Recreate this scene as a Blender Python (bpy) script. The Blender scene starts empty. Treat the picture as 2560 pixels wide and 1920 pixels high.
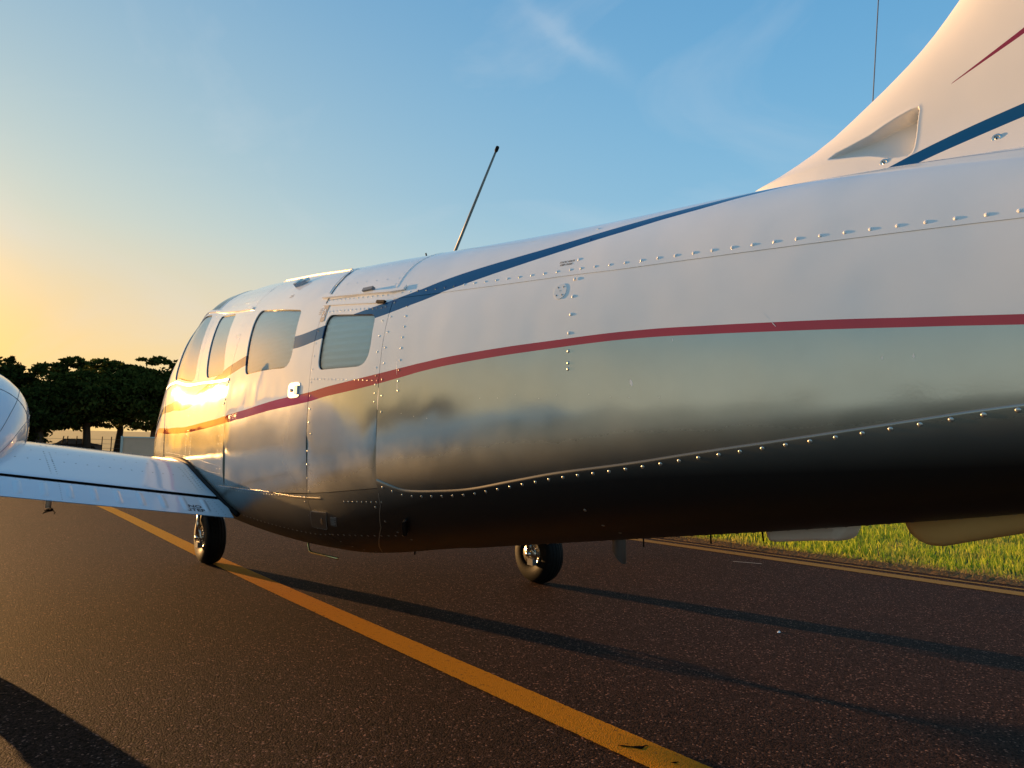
import bpy, bmesh, math, random
import numpy as np
from mathutils import Vector, Matrix

rad = math.radians
random.seed(7)
rng = np.random.default_rng(11)
scene = bpy.context.scene
col = scene.collection

# ------------------------------------------------------------------ camera
# The airplane stands with its centreline on x = 0, nose towards +Y; metres.
cam_data = bpy.data.cameras.new('camera')
cam = bpy.data.objects.new('camera', cam_data)
col.objects.link(cam)
cam_data.sensor_width = 36.0
cam_data.lens = 36.0 * 1776.0 / 2560.0
cam_data.clip_start = 0.05
cam_data.clip_end = 4000
YAW, PITCH, ROLL = rad(39), math.atan(165 / 1776.0), rad(1.0)
CAM = Vector((-1.81, 0.0, 0.985))
F0 = Vector((math.sin(YAW), math.cos(YAW), 0)); R0 = Vector((math.cos(YAW), -math.sin(YAW), 0)); U0 = Vector((0, 0, 1))
Fv = F0 * math.cos(PITCH) + U0 * math.sin(PITCH); U1 = U0 * math.cos(PITCH) - F0 * math.sin(PITCH)
Rv = R0 * math.cos(ROLL) + U1 * math.sin(ROLL); Uv = U1 * math.cos(ROLL) - R0 * math.sin(ROLL)
cam.matrix_world = Matrix(((Rv.x, Uv.x, -Fv.x, CAM.x), (Rv.y, Uv.y, -Fv.y, CAM.y), (Rv.z, Uv.z, -Fv.z, CAM.z), (0, 0, 0, 1)))
scene.camera = cam

# ------------------------------------------------------------------ sky and sun
SUN_AZ = rad(-12.0)      # from +Y, positive towards +X
SUN_EL = rad(6.2)
world = bpy.data.worlds.new('World')
scene.world = world
world.use_nodes = True
wn, wl = world.node_tree.nodes, world.node_tree.links
wn.clear()
def WN(t, **k):
    n = wn.new(t)
    for a, b in k.items(): setattr(n, a, b)
    return n
wout = WN('ShaderNodeOutputWorld'); bg = WN('ShaderNodeBackground')
sky = WN('ShaderNodeTexSky', sky_type='NISHITA')
sky.sun_disc = False
sky.sun_elevation = SUN_EL
sky.sun_rotation = SUN_AZ
sky.air_density = 1.0; sky.dust_density = 1.6; sky.ozone_density = 2.2
bg.inputs['Strength'].default_value = 0.0565
gam = WN('ShaderNodeGamma'); gam.inputs['Gamma'].default_value = 0.55
hsv = WN('ShaderNodeHueSaturation'); hsv.inputs['Saturation'].default_value = 1.5; hsv.inputs['Value'].default_value = 3.0
wl.new(sky.outputs['Color'], gam.inputs['Color']); wl.new(gam.outputs[0], hsv.inputs['Color'])
# the hazy evening air over it: blue above, a warm band round the low sun that thins with height and away from it
tcw = WN('ShaderNodeTexCoord'); sep = WN('ShaderNodeSeparateXYZ'); wl.new(tcw.outputs['Generated'], sep.inputs[0])
def WM(op, a, b=None, clamp=False):
    n = WN('ShaderNodeMath', operation=op); n.use_clamp = clamp
    for i, v in enumerate((a, b)):
        if v is None: continue
        if isinstance(v, (int, float)): n.inputs[i].default_value = v
        else: wl.new(v, n.inputs[i])
    return n.outputs[0]
def ramp(stops):
    n = WN('ShaderNodeValToRGB'); e = n.color_ramp.elements; n.color_ramp.interpolation = 'B_SPLINE'
    while len(e) < len(stops): e.new(.5)
    for q, (p, c) in zip(e, stops): q.position = p; q.color = (*c, 1)
    wl.new(sep.outputs['Z'], n.inputs['Fac']); return n.outputs['Color']
blue_ = ramp([(0, (.92, .92, .80)), (.14, (.60, .73, .74)), (.26, (.32, .57, .72)), (.34, (.21, .49, .73)), (.53, (.115, .37, .66)), (.75, (.08, .27, .54)), (1, (.07, .22, .45))])
warm_ = ramp([(0, (1.0, .56, .13)), (.10, (1.0, .62, .15)), (.17, (.95, .62, .24)), (.27, (.64, .69, .56)), (.42, (.44, .56, .57)), (.60, (.25, .43, .58)), (1, (.08, .23, .45))])
dt = WN('ShaderNodeVectorMath', operation='DOT_PRODUCT'); wl.new(tcw.outputs['Generated'], dt.inputs[0])
dt.inputs[1].default_value = (math.sin(SUN_AZ) * math.cos(SUN_EL), math.cos(SUN_AZ) * math.cos(SUN_EL), math.sin(SUN_EL))
ang = WM('MULTIPLY', WM('ARCCOSINE', WM('MINIMUM', dt.outputs['Value'], .99999)), 180 / math.pi)
def gauss(w): return WM('EXPONENT', WM('MULTIPLY', WM('POWER', WM('DIVIDE', ang, w), 2.0), -1.0))
air = WN('ShaderNodeMix', data_type='RGBA'); wl.new(gauss(44.0), air.inputs[0]); wl.new(blue_, air.inputs[6]); wl.new(warm_, air.inputs[7])
def addglow(base, w, c, k):
    n = WN('ShaderNodeMix', data_type='RGBA', blend_type='ADD'); n.clamp_result = False
    wl.new(WM('MULTIPLY', gauss(w), k), n.inputs[0]); n.clamp_factor = False
    wl.new(base, n.inputs[6]); n.inputs[7].default_value = (*c, 1); return n.outputs[2]
air_ = addglow(air.outputs[2], 8.4, (1.0, .37, .0), 3.4); air_ = addglow(air_, 2.2, (1.0, .55, .06), 6.0)
ten = WN('ShaderNodeVectorMath', operation='SCALE'); wl.new(air_, ten.inputs[0]); ten.inputs['Scale'].default_value = 10.0
skymix = WN('ShaderNodeMix', data_type='RGBA'); skymix.inputs[0].default_value = 0.12; skymix.clamp_result = False
wl.new(ten.outputs[0], skymix.inputs[6]); wl.new(hsv.outputs['Color'], skymix.inputs[7])
# one brighter wisp of cirrus high over the tail, a curved streak frayed by noise
def cdir(px, py):
    d = Fv + Rv * ((px - 1280) / 1776) - Uv * ((py - 960) / 1776); return d.normalized()
wc = cdir(1425, 85); w1 = (cdir(1560, 190) - cdir(1300, -15)).normalized(); w2 = wc.cross(w1).normalized()
def wdot(v):
    n = WN('ShaderNodeVectorMath', operation='DOT_PRODUCT'); wl.new(tcw.outputs['Generated'], n.inputs[0]); n.inputs[1].default_value = tuple(v); return n.outputs['Value']
wa, wb = wdot(w1), wdot(w2)
wnz = WN('ShaderNodeTexNoise'); wnz.inputs['Scale'].default_value = 9; wnz.inputs['Detail'].default_value = 6; wnz.inputs['Roughness'].default_value = .6
wl.new(tcw.outputs['Generated'], wnz.inputs['Vector'])
wa0 = WM('SUBTRACT', wa, float(wc.dot(w1)))
wb0 = WM('ADD', WM('SUBTRACT', wb, float(wc.dot(w2))), WM('MULTIPLY', WM('SUBTRACT', wnz.outputs['Fac'], .5), .07))
wisp = WM('MULTIPLY', WM('EXPONENT', WM('MULTIPLY', WM('POWER', WM('DIVIDE', wb0, .014), 2.0), -1.0)), WM('EXPONENT', WM('MULTIPLY', WM('POWER', WM('DIVIDE', wa0, .07), 2.0), -1.0)))
wisp = WM('MULTIPLY', WM('MULTIPLY', wisp, WM('GREATER_THAN', wdot(wc), 0.5)), .20)
wmix = WN('ShaderNodeMix', data_type='RGBA'); wmix.clamp_result = False; wl.new(wisp, wmix.inputs[0]); wl.new(skymix.outputs[2], wmix.inputs[6]); wmix.inputs[7].default_value = (7.2, 7.6, 8.0, 1)
# thin high cirrus, wispy
tc = WN('ShaderNodeTexCoord')
mp = WN('ShaderNodeMapping'); mp.inputs['Scale'].default_value = (2.2, 1.0, 3.4); mp.inputs['Rotation'].default_value = (0.3, 0.5, 0.9)
nz = WN('ShaderNodeTexNoise'); nz.inputs['Scale'].default_value = 1.6; nz.inputs['Detail'].default_value = 7; nz.inputs['Roughness'].default_value = 0.55; nz.inputs['Distortion'].default_value = 0.6
cr = WN('ShaderNodeValToRGB'); cr.color_ramp.elements[0].position = 0.54; cr.color_ramp.elements[1].position = 0.80
cm = WN('ShaderNodeMath', operation='MULTIPLY'); cm.inputs[1].default_value = 0.24
mixc = WN('ShaderNodeMix', data_type='RGBA')
mul = WN('ShaderNodeMix', data_type='RGBA', blend_type='MULTIPLY'); mul.inputs[0].default_value = 0
wl.new(tc.outputs['Generated'], mp.inputs['Vector']); wl.new(mp.outputs['Vector'], nz.inputs['Vector'])
wl.new(nz.outputs['Fac'], cr.inputs['Fac']); wl.new(cr.outputs['Color'], cm.inputs[0])
wl.new(cm.outputs[0], mixc.inputs[0]); wl.new(wmix.outputs[2], mixc.inputs[6])
mixc.inputs[7].default_value = (7.0, 7.2, 7.4, 1); mixc.clamp_result = False
wl.new(mixc.outputs[2], bg.inputs['Color']); wl.new(bg.outputs[0], wout.inputs['Surface'])

sun_d = bpy.data.lights.new('sun', 'SUN'); sun_d.energy = 5.0; sun_d.angle = rad(0.6); sun_d.color = (1.0, 0.54, 0.20)
sun = bpy.data.objects.new('sun', sun_d); col.objects.link(sun)
sdir = Vector((math.sin(SUN_AZ) * math.cos(SUN_EL), math.cos(SUN_AZ) * math.cos(SUN_EL), math.sin(SUN_EL)))
sun.rotation_euler = sdir.to_track_quat('Z', 'Y').to_euler()
sun.location = (0, 0, 30)

scene.view_settings.view_transform = 'Standard'; scene.view_settings.look = 'None'
scene.view_settings.exposure = 0.9; scene.view_settings.gamma = 1.0
scene.view_settings.use_curve_mapping = False

# ------------------------------------------------------------------ helpers
def tag(o, label=None, cat=None, group=None, kind=None):
    if label: o['label'] = label
    if cat: o['category'] = cat
    if group: o['group'] = group
    if kind: o['kind'] = kind
    return o
def empty(name, loc, **k):
    o = bpy.data.objects.new(name, None); o.location = loc; o.empty_display_size = 0.3; col.objects.link(o)
    return tag(o, **k)
def mesh_obj(name, V, F, mat, parent=None, smooth=True, attrs=None, local=True, mats=None, midx=None, **k):
    V = np.asarray(V, float)
    if parent is not None and local:
        p = parent; off = np.zeros(3)
        while p is not None: off += np.array(p.location); p = p.parent
        V = V - off
    me = bpy.data.meshes.new(name)
    me.from_pydata(V.tolist(), [], [tuple(int(i) for i in f) for f in F])
    if mats:
        for m in mats: me.materials.append(m)
        if midx is not None: me.polygons.foreach_set('material_index', np.asarray(midx, dtype=np.int32))
    elif mat: me.materials.append(mat)
    if smooth: me.polygons.foreach_set('use_smooth', [True] * len(me.polygons))
    if attrs:
        for an, av in attrs.items():
            a = me.attributes.new(an, 'FLOAT', 'POINT'); a.data.foreach_set('value', np.asarray(av, dtype=np.float32))
    me.update()
    o = bpy.data.objects.new(name, me); col.objects.link(o)
    if parent is not None: o.parent = parent
    return tag(o, **k)
def fast_mesh(name, V, quads, mat):
    V = np.asarray(V, np.float32); quads = np.asarray(quads, np.int32); n = quads.shape[1]
    me = bpy.data.meshes.new(name)
    me.vertices.add(len(V)); me.vertices.foreach_set('co', V.ravel())
    me.loops.add(quads.size); me.loops.foreach_set('vertex_index', quads.ravel())
    me.polygons.add(len(quads)); me.polygons.foreach_set('loop_start', np.arange(len(quads), dtype=np.int32) * n)
    me.polygons.foreach_set('loop_total', np.full(len(quads), n, np.int32))
    me.materials.append(mat); me.update(calc_edges=True)
    return me
class MB:
    def __init__(s): s.V = []; s.F = []
    def add(s, V, F):
        b = len(s.V); s.V += [tuple(map(float, v)) for v in V]; s.F += [tuple(i + b for i in f) for f in F]
    def box(s, c, h, ax=None):
        c = np.array(c, float); A = np.eye(3) if ax is None else np.array(ax, float)
        V = [c + A[0] * h[0] * i + A[1] * h[1] * j + A[2] * h[2] * k for i in (-1, 1) for j in (-1, 1) for k in (-1, 1)]
        s.add(V, [(0, 1, 3, 2), (4, 6, 7, 5), (0, 4, 5, 1), (2, 3, 7, 6), (0, 2, 6, 4), (1, 5, 7, 3)])
    def tube(s, pts, r, n=10, caps=True):
        pts = [np.array(p, float) for p in pts]; rs = r if isinstance(r, (list, tuple)) else [r] * len(pts)
        rings = []; prev = None
        for i, p in enumerate(pts):
            d = pts[min(i + 1, len(pts) - 1)] - pts[max(i - 1, 0)]; d = d / (np.linalg.norm(d) + 1e-12)
            if prev is None:
                a = np.array([0, 0, 1.]) if abs(d[2]) < .9 else np.array([1., 0, 0]); e1 = np.cross(d, a)
            else: e1 = prev - d * (prev @ d)
            e1 /= np.linalg.norm(e1); e2 = np.cross(d, e1); prev = e1
            rings.append([p + rs[i] * (math.cos(2 * math.pi * k / n) * e1 + math.sin(2 * math.pi * k / n) * e2) for k in range(n)])
        V = [v for R in rings for v in R]; F = []
        for i in range(len(pts) - 1):
            for k in range(n): F.append((i * n + k, i * n + (k + 1) % n, (i + 1) * n + (k + 1) % n, (i + 1) * n + k))
        if caps: F.append(tuple(range(n))[::-1]); F.append(tuple((len(pts) - 1) * n + k for k in range(n)))
        s.add(V, F)
    def lathe(s, prof, c, axis, n=40):
        c = np.array(c, float); d = np.array(axis, float); d /= np.linalg.norm(d)
        a = np.array([0, 0, 1.]) if abs(d[2]) < .9 else np.array([0, 1., 0]); e1 = np.cross(d, a); e1 /= np.linalg.norm(e1); e2 = np.cross(d, e1)
        V = []; m = len(prof)
        for k in range(n):
            q = 2 * math.pi * k / n; e = math.cos(q) * e1 + math.sin(q) * e2
            for (r, h) in prof: V.append(c + e * r + d * h)
        F = []
        for k in range(n):
            k2 = (k + 1) % n
            for j in range(m - 1): F.append((k * m + j, k * m + j + 1, k2 * m + j + 1, k2 * m + j))
        s.add(V, F)
    def obj(s, name, mat, parent=None, smooth=True, **k):
        return mesh_obj(name, s.V, s.F, mat, parent, smooth, **k)

# ------------------------------------------------------------------ materials
def new_mat(name):
    m = bpy.data.materials.new(name); m.use_nodes = True
    nt = m.node_tree; b = nt.nodes['Principled BSDF']
    return m, nt, b
def N(nt, t, **k):
    n = nt.nodes.new(t)
    for a, v in k.items(): setattr(n, a, v)
    return n
def pmat(name, colr, rough=0.4, metal=0.0, spec=0.5, noise=0.0, nscale=8.0, bump=0.0, bscale=60.0, coat=0.0, rvar=0.0):
    m, nt, b = new_mat(name)
    b.inputs['Base Color'].default_value = (*colr, 1); b.inputs['Roughness'].default_value = rough
    b.inputs['Metallic'].default_value = metal; b.inputs['Specular IOR Level'].default_value = spec
    b.inputs['Coat Weight'].default_value = coat; b.inputs['Coat Roughness'].default_value = 0.06
    tcn = N(nt, 'ShaderNodeTexCoord')
    if noise > 0 or rvar > 0:
        n = N(nt, 'ShaderNodeTexNoise'); n.inputs['Scale'].default_value = nscale; n.inputs['Detail'].default_value = 6
        nt.links.new(tcn.outputs['Object'], n.inputs['Vector'])
        if noise > 0:
            mx = N(nt, 'ShaderNodeMix', data_type='RGBA'); mx.inputs[6].default_value = tuple(c * (1 - noise) for c in colr) + (1,)
            mx.inputs[7].default_value = tuple(min(1, c * (1 + noise)) for c in colr) + (1,)
            nt.links.new(n.outputs['Fac'], mx.inputs[0]); nt.links.new(mx.outputs[2], b.inputs['Base Color'])
        if rvar > 0:
            mr = N(nt, 'ShaderNodeMapRange'); mr.inputs[3].default_value = max(0.02, rough - rvar); mr.inputs[4].default_value = rough + rvar
            nt.links.new(n.outputs['Fac'], mr.inputs[0]); nt.links.new(mr.outputs[0], b.inputs['Roughness'])
    if bump > 0:
        n2 = N(nt, 'ShaderNodeTexNoise'); n2.inputs['Scale'].default_value = bscale; n2.inputs['Detail'].default_value = 4
        bp = N(nt, 'ShaderNodeBump'); bp.inputs['Strength'].default_value = 1.0; bp.inputs['Distance'].default_value = bump
        nt.links.new(tcn.outputs['Object'], n2.inputs['Vector']); nt.links.new(n2.outputs['Fac'], bp.inputs['Height']); nt.links.new(bp.outputs[0], b.inputs['Normal'])
    return m
WHITE = (0.86, 0.86, 0.83); RED = (0.42, 0.028, 0.045); BLUE = (0.001, 0.062, 0.185); SILVER = (0.43, 0.44, 0.385)
M_white = pmat('white_paint', WHITE, 0.16, noise=0.03, nscale=3, rvar=0.05, bump=0.0012, bscale=3.0)
M_silver = pmat('silver_paint', SILVER, 0.2, metal=0.55)
M_rivet = pmat('bare_rivet', (0.46, 0.46, 0.42), 0.3, metal=0.7)
M_belly = pmat('darkened_belly_paint', (0.075, 0.075, 0.07), 0.38, metal=0.4)  # silver darkened to match the ground reflection painted on the belly skin
M_red = pmat('red_paint', RED, 0.2); M_blue = pmat('blue_paint', BLUE, 0.2)
M_black = pmat('black_rubber', (0.010, 0.010, 0.010), 0.7, spec=0.12)
M_dark = pmat('dark_gap', (0.006, 0.006, 0.006), 0.95, spec=0.0)
M_tyre = pmat('tyre_rubber', (0.007, 0.0065, 0.006), 0.6, spec=0.1, noise=0.4, nscale=30, bump=0.001, bscale=90)
M_rim = pmat('wheel_metal', (0.55, 0.52, 0.46), 0.25, metal=0.9, noise=0.2, nscale=40)
M_steel = pmat('bright_steel', (0.6, 0.58, 0.54), 0.22, metal=1.0)
M_grey = pmat('grey_paint', (0.16, 0.17, 0.18), 0.4)
M_cream = pmat('cream_fibreglass', (0.78, 0.55, 0.22), 0.35, noise=0.06, nscale=5, bump=0.0008, bscale=10)
M_offwhite = pmat('off_white_plastic', (0.90, 0.84, 0.76), 0.4, noise=0.05)
M_ant = pmat('antenna_grey', (0.16, 0.17, 0.15), 0.45, noise=0.2, nscale=30)
M_print = pmat('black_print', (0.02, 0.02, 0.025), 0.6)
M_greyprint = pmat('grey_print', (0.22, 0.24, 0.27), 0.6)
M_lightprint = pmat('light_print', (0.32, 0.32, 0.31), 0.6)
M_blind = pmat('pleated_blind', (.95, .92, .84), .8)
M_interior = pmat('cabin_interior', (0.25, 0.22, 0.18), 0.8)

def fuselage_mat():
    m, nt, b = new_mat('fuselage_paint')
    L = nt.links.new
    def at(n): a = N(nt, 'ShaderNodeAttribute', attribute_name=n); return a.outputs['Fac']
    def math_(op, a, bb=None):
        x = N(nt, 'ShaderNodeMath', operation=op)
        for i, v in enumerate((a, bb)):
            if v is None: continue
            if isinstance(v, (int, float)): x.inputs[i].default_value = v
            else: L(v, x.inputs[i])
        return x.outputs[0]
    ru, rl, bu, bl = at('red_up'), at('red_lo'), at('blue_up'), at('blue_lo')
    red = math_('MULTIPLY', math_('GREATER_THAN', ru, 0.0), math_('LESS_THAN', rl, 0.0))
    low = math_('GREATER_THAN', rl, 0.0)
    blue = math_('MULTIPLY', math_('GREATER_THAN', bu, 0.0), math_('LESS_THAN', bl, 0.0))
    tcn = N(nt, 'ShaderNodeTexCoord')
    nb = N(nt, 'ShaderNodeTexNoise'); nb.inputs['Scale'].default_value = 5; nb.inputs['Detail'].default_value = 8; nb.inputs['Roughness'].default_value = .62
    L(tcn.outputs['Object'], nb.inputs['Vector'])
    def cmix(f, a, c):
        x = N(nt, 'ShaderNodeMix', data_type='RGBA')
        if isinstance(f, float): x.inputs[0].default_value = f
        else: L(f, x.inputs[0])
        for i, v in ((6, a), (7, c)):
            if isinstance(v, tuple): x.inputs[i].default_value = (*v, 1)
            else: L(v, x.inputs[i])
        return x.outputs[2]
    w = cmix(nb.outputs['Fac'], tuple(c * .94 for c in WHITE), tuple(c * 1.05 for c in WHITE))
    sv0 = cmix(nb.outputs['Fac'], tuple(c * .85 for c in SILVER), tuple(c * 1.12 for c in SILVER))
    belly_refl = N(nt, 'ShaderNodeMapRange'); belly_refl.inputs[1].default_value = .22; belly_refl.inputs[2].default_value = .50; L(rl, belly_refl.inputs[0])
    sv = cmix(belly_refl.outputs[0], sv0, (.035, .035, .034))  # silver darkens towards the belly: the dark ground's reflection painted in
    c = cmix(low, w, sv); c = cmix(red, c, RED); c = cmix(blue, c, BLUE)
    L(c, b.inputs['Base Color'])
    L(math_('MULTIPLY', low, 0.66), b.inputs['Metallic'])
    mr = N(nt, 'ShaderNodeMapRange'); mr.inputs[3].default_value = .028; mr.inputs[4].default_value = .055
    L(nb.outputs['Fac'], mr.inputs[0])
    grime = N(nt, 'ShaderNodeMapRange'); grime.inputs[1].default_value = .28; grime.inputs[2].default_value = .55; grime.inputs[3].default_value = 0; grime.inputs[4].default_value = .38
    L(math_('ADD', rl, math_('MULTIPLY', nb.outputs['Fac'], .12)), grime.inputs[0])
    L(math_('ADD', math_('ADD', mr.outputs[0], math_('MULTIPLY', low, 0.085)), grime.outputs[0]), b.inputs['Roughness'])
    # sheet-metal waviness: broad oil-canning plus fine orange peel
    n2 = N(nt, 'ShaderNodeTexNoise'); n2.inputs['Scale'].default_value = 2.6; n2.inputs['Detail'].default_value = 2
    n3 = N(nt, 'ShaderNodeTexNoise'); n3.inputs['Scale'].default_value = 140; n3.inputs['Detail'].default_value = 2
    L(tcn.outputs['Object'], n2.inputs['Vector']); L(tcn.outputs['Object'], n3.inputs['Vector'])
    b1 = N(nt, 'ShaderNodeBump'); b1.inputs['Distance'].default_value = 0.0055; b1.inputs['Strength'].default_value = 1
    b2 = N(nt, 'ShaderNodeBump'); b2.inputs['Distance'].default_value = 0.00004; b2.inputs['Strength'].default_value = 1
    L(n2.outputs['Fac'], b1.inputs['Height']); L(n3.outputs['Fac'], b2.inputs['Height']); L(b1.outputs[0], b2.inputs['Normal'])
    L(b2.outputs[0], b.inputs['Normal'])
    return m
M_fus = fuselage_mat()

def glass_mat(name, tr=0.75, tint=(0.9, 0.9, 0.86), rough=0.03):
    m, nt, b = new_mat(name); nt.nodes.remove(b)
    g = N(nt, 'ShaderNodeBsdfGlossy'); g.inputs['Roughness'].default_value = rough; g.inputs['Color'].default_value = (1, 1, 1, 1)
    t = N(nt, 'ShaderNodeBsdfTransparent'); t.inputs['Color'].default_value = (*tint, 1)
    fr = N(nt, 'ShaderNodeFresnel'); fr.inputs['IOR'].default_value = 1.5
    ml = N(nt, 'ShaderNodeMath', operation='MULTIPLY_ADD'); ml.inputs[1].default_value = 1.0; ml.inputs[2].default_value = 0.0; ml.use_clamp = True
    mx = N(nt, 'ShaderNodeMixShader'); out = nt.nodes['Material Output']
    nt.links.new(fr.outputs[0], ml.inputs[0]); nt.links.new(ml.outputs[0], mx.inputs[0])
    nt.links.new(t.outputs[0], mx.inputs[1]); nt.links.new(g.outputs[0], mx.inputs[2]); nt.links.new(mx.outputs[0], out.inputs['Surface'])
    return m
M_glass = glass_mat('window_glass', tint=(.97, .97, .95))
M_glass_dark = glass_mat('windscreen_glass', tint=(0.55, 0.55, 0.52))

# ------------------------------------------------------------------ the body surface (a lofted super-ellipse)
WU=[-2.2,-1.5,0,.44,1,1.5,2,2.5,3.0,3.83,4.6,5.2,5.5,5.75,6,6.5,6.9,7.05]
WV=[.03,.08,.285,.345,.43,.50,.565,.61,.628,.632,.616,.594,.570,.538,.47,.35,.2,.1]
ZU=[-2.2,-1.0,-.2,.4,.9,1.5,2.2,2.6,3.0,3.5,4.1,4.6,5.0,5.4,5.8,6.4,7.05]
ZT=[1.42,1.47,1.54,1.62,1.67,1.703,1.765,1.806,1.847,1.915,1.999,2.06,2.075,1.79,1.42,1.28,1.08]
ZB=[1.25,1.13,1.01,.891,.808,.719,.615,.554,.498,.484,.496,.517,.533,.549,.565,.59,.66]
def pchip(xk, yk, x):
    xk = np.asarray(xk, float); yk = np.asarray(yk, float); x = np.clip(np.asarray(x, float), xk[0], xk[-1])
    h = np.diff(xk); d = np.diff(yk) / h
    m = np.zeros(len(xk)); m[0] = d[0]; m[-1] = d[-1]
    for i in range(1, len(xk) - 1):
        if d[i - 1] * d[i] > 0:
            a = 2 * h[i] + h[i - 1]; b = h[i] + 2 * h[i - 1]; m[i] = (a + b) / (a / d[i - 1] + b / d[i])
    i = np.clip(np.searchsorted(xk, x) - 1, 0, len(h) - 1); t = (x - xk[i]) / h[i]
    return (yk[i] * (1 + 2 * t) * (1 - t) ** 2 + m[i] * h[i] * t * (1 - t) ** 2 + yk[i + 1] * t * t * (3 - 2 * t) + m[i + 1] * h[i] * t * t * (t - 1))
def NT(u): return pchip([-2,0,.8,1.4,2,3,3.83,4.65,5.1,5.5,7], [2.6,2.9,3.2,3.4,3.4,3.5,2.85,2.3,2.62,3.4,2.2], u)
def NB(u): return np.interp(u, [-2,0,1.2,2.2,2.6,4,5,7], [2.3,2.6,2.6,2.8,3.0,2.9,2.5,2.2])
def ZM(u): return np.interp(u, [-2,0,.5,1,2,3,4,5,6,7], [1.3,1.13,1.10,1.06,1.0,.98,.95,.93,.9,.88])
def S(u, t):
    # t: 0 top centre, 1 widest, 2 bottom centre
    u, t = np.broadcast_arrays(np.asarray(u, float), np.asarray(t, float))
    w = np.where(u > 3.83, pchip(WU[9:], WV[9:], u), pchip(WU, WV, u)); zt = pchip(ZU, ZT, u); zb = pchip(ZU, ZB, u); zm = ZM(u)
    a = (1 - t) * np.pi / 2
    n = np.where(t < 1, NT(u), NB(u)); H = np.where(t < 1, zt - zm, zm - zb)
    c = np.abs(np.cos(a)) ** (2 / n); s = np.abs(np.sin(a)) ** (2 / n) * np.sign(np.sin(a) + 1e-12)
    return np.stack([-w * c, u, zm + H * s], -1)
# arclength-like parameter s (metres round the girth at u = 2.5)
_q = np.linspace(0, 1, 900) ** 3
_tt = np.unique(np.concatenate([_q * .5, 1 - _q * .5, 1 + _q * .5, 2 - _q * .5]))
_P = S(2.5, _tt); _ss = np.concatenate([[0], np.cumsum(np.linalg.norm(np.diff(_P, axis=0), axis=1))])
SMAX = _ss[-1]
def t2s(t): return np.sign(t) * np.interp(np.abs(t), _tt, _ss)
def s2t(s): return np.interp(np.abs(s), _ss, _tt)
def SS(u, s):
    u, s = np.broadcast_arrays(np.asarray(u, float), np.asarray(s, float))
    P = S(u, s2t(s)); P[..., 0] *= np.where(s < 0, -1, 1)      # s > 0: left side, s < 0: right side
    return P
def SN(u, s, e=.006):
    a = SS(u + e, s) - SS(u - e, s)
    sp, sm = np.minimum(s + e, SMAX), s - e
    b = SS(u, sp) - SS(u, sm)
    n = np.cross(a, b); n /= (np.linalg.norm(n, axis=-1, keepdims=True) + 1e-12)
    P = SS(u, s); c = np.stack([0 * P[..., 0], P[..., 1], np.full(P[..., 0].shape, 1.1)], -1)
    f = np.sign(np.sum(n * (P - c), -1, keepdims=True)); f[f == 0] = 1
    return n * f
def SP(u, s, off=0.0):
    return SS(u, s) + SN(u, s) * (np.asarray(off)[..., None] if np.ndim(off) else off)
# paint edges and seams as curves of the girth parameter t over u
RU=[(5.58,.941),(5.38,.955),(5.2,.952),(5.02,.947),(4.866,.940),(4.718,.936),(4.55,.934),(4.39,.935),(4.27,.937),(4.13,.940),(3.97,.943),(3.83,.944),(3.387,.947),(3.1,.945),(2.8,.937),(2.65,.928),(2.47,.918),(2.27,.905),(2.097,.892),(2.031,.887),(1.85,.878),(1.545,.872),(1.291,.872),(1.139,.874),(.998,.879),(.828,.888),(.681,.897),(.551,.907),(.392,.918),(-.2,.96),(-2,1.1)]
RL=[(5.55,.961),(5.36,.969),(5.186,.966),(5.01,.962),(4.85,.957),(4.7,.953),(4.536,.952),(4.38,.953),(4.256,.955),(4.116,.957),(3.96,.959),(3.839,.960),(3.38,.963),(3.1,.962),(2.8,.955),(2.646,.947),(2.464,.939),(2.266,.927),(2.092,.913),(2.027,.907),(1.846,.898),(1.542,.891),(1.29,.890),(1.138,.892),(.997,.897),(.828,.906),(.681,.915),(.551,.924),(.392,.935),(-.2,.98),(-2,1.2)]
BU=[(5.6,.885),(5.3,.878),(4.8,.850),(4.2,.812),(3.8,.787),(3.642,.779),(2.994,.762),(2.753,.735),(2.514,.698),(2.282,.656),(2.11,.616),(2.015,.586),(1.882,.551),(1.7,.508),(1.537,.468),(1.39,.424),(1.302,.396),(1.215,.366),(1.094,.325),(1.0,.285),(.95,.265),(.85,.24),(.7,.22)]
BL=[(5.6,.912),(5.3,.906),(4.8,.885),(4.2,.845),(3.8,.824),(3.611,.816),(2.997,.810),(2.74,.785),(2.348,.727),(2.277,.715),(2.163,.691),(2.074,.672),(1.988,.648),(1.854,.617),(1.675,.570),(1.516,.525),(1.37,.481),(1.28,.456),(1.199,.425),(1.076,.381),(1.0,.340),(.947,.314),(.85,.26),(.7,.22)]
SU=[(-2.2,.74),(.0,.695),(.391,.688),(.688,.687),(1.015,.682),(1.226,.677),(1.475,.662),(1.708,.655),(1.971,.649),(2.262,.646)]
SL=[(-2.2,1.0),(0,1.012),(.398,1.037),(.557,1.057),(.685,1.073),(.832,1.090),(1.0,1.108),(1.213,1.139),(1.45,1.158),(1.6,1.180),(1.828,1.209),(1.993,1.200),(2.10,1.190),(2.2,1.150),(2.262,1.12)]
SILL=[(3.78,.843),(3.905,.841),(4.09,.827),(4.24,.815),(4.405,.803),(4.575,.796),(4.745,.794),(4.91,.796),(5.1,.794),(5.34,.786),(5.42,.784)]
def sillt(u): return float(np.interp(u, [p[0] for p in SILL], [p[1] for p in SILL]))
def cv(C, u):
    C = sorted(C); return t2s(pchip([c[0] for c in C], [c[1] for c in C], u))
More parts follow.
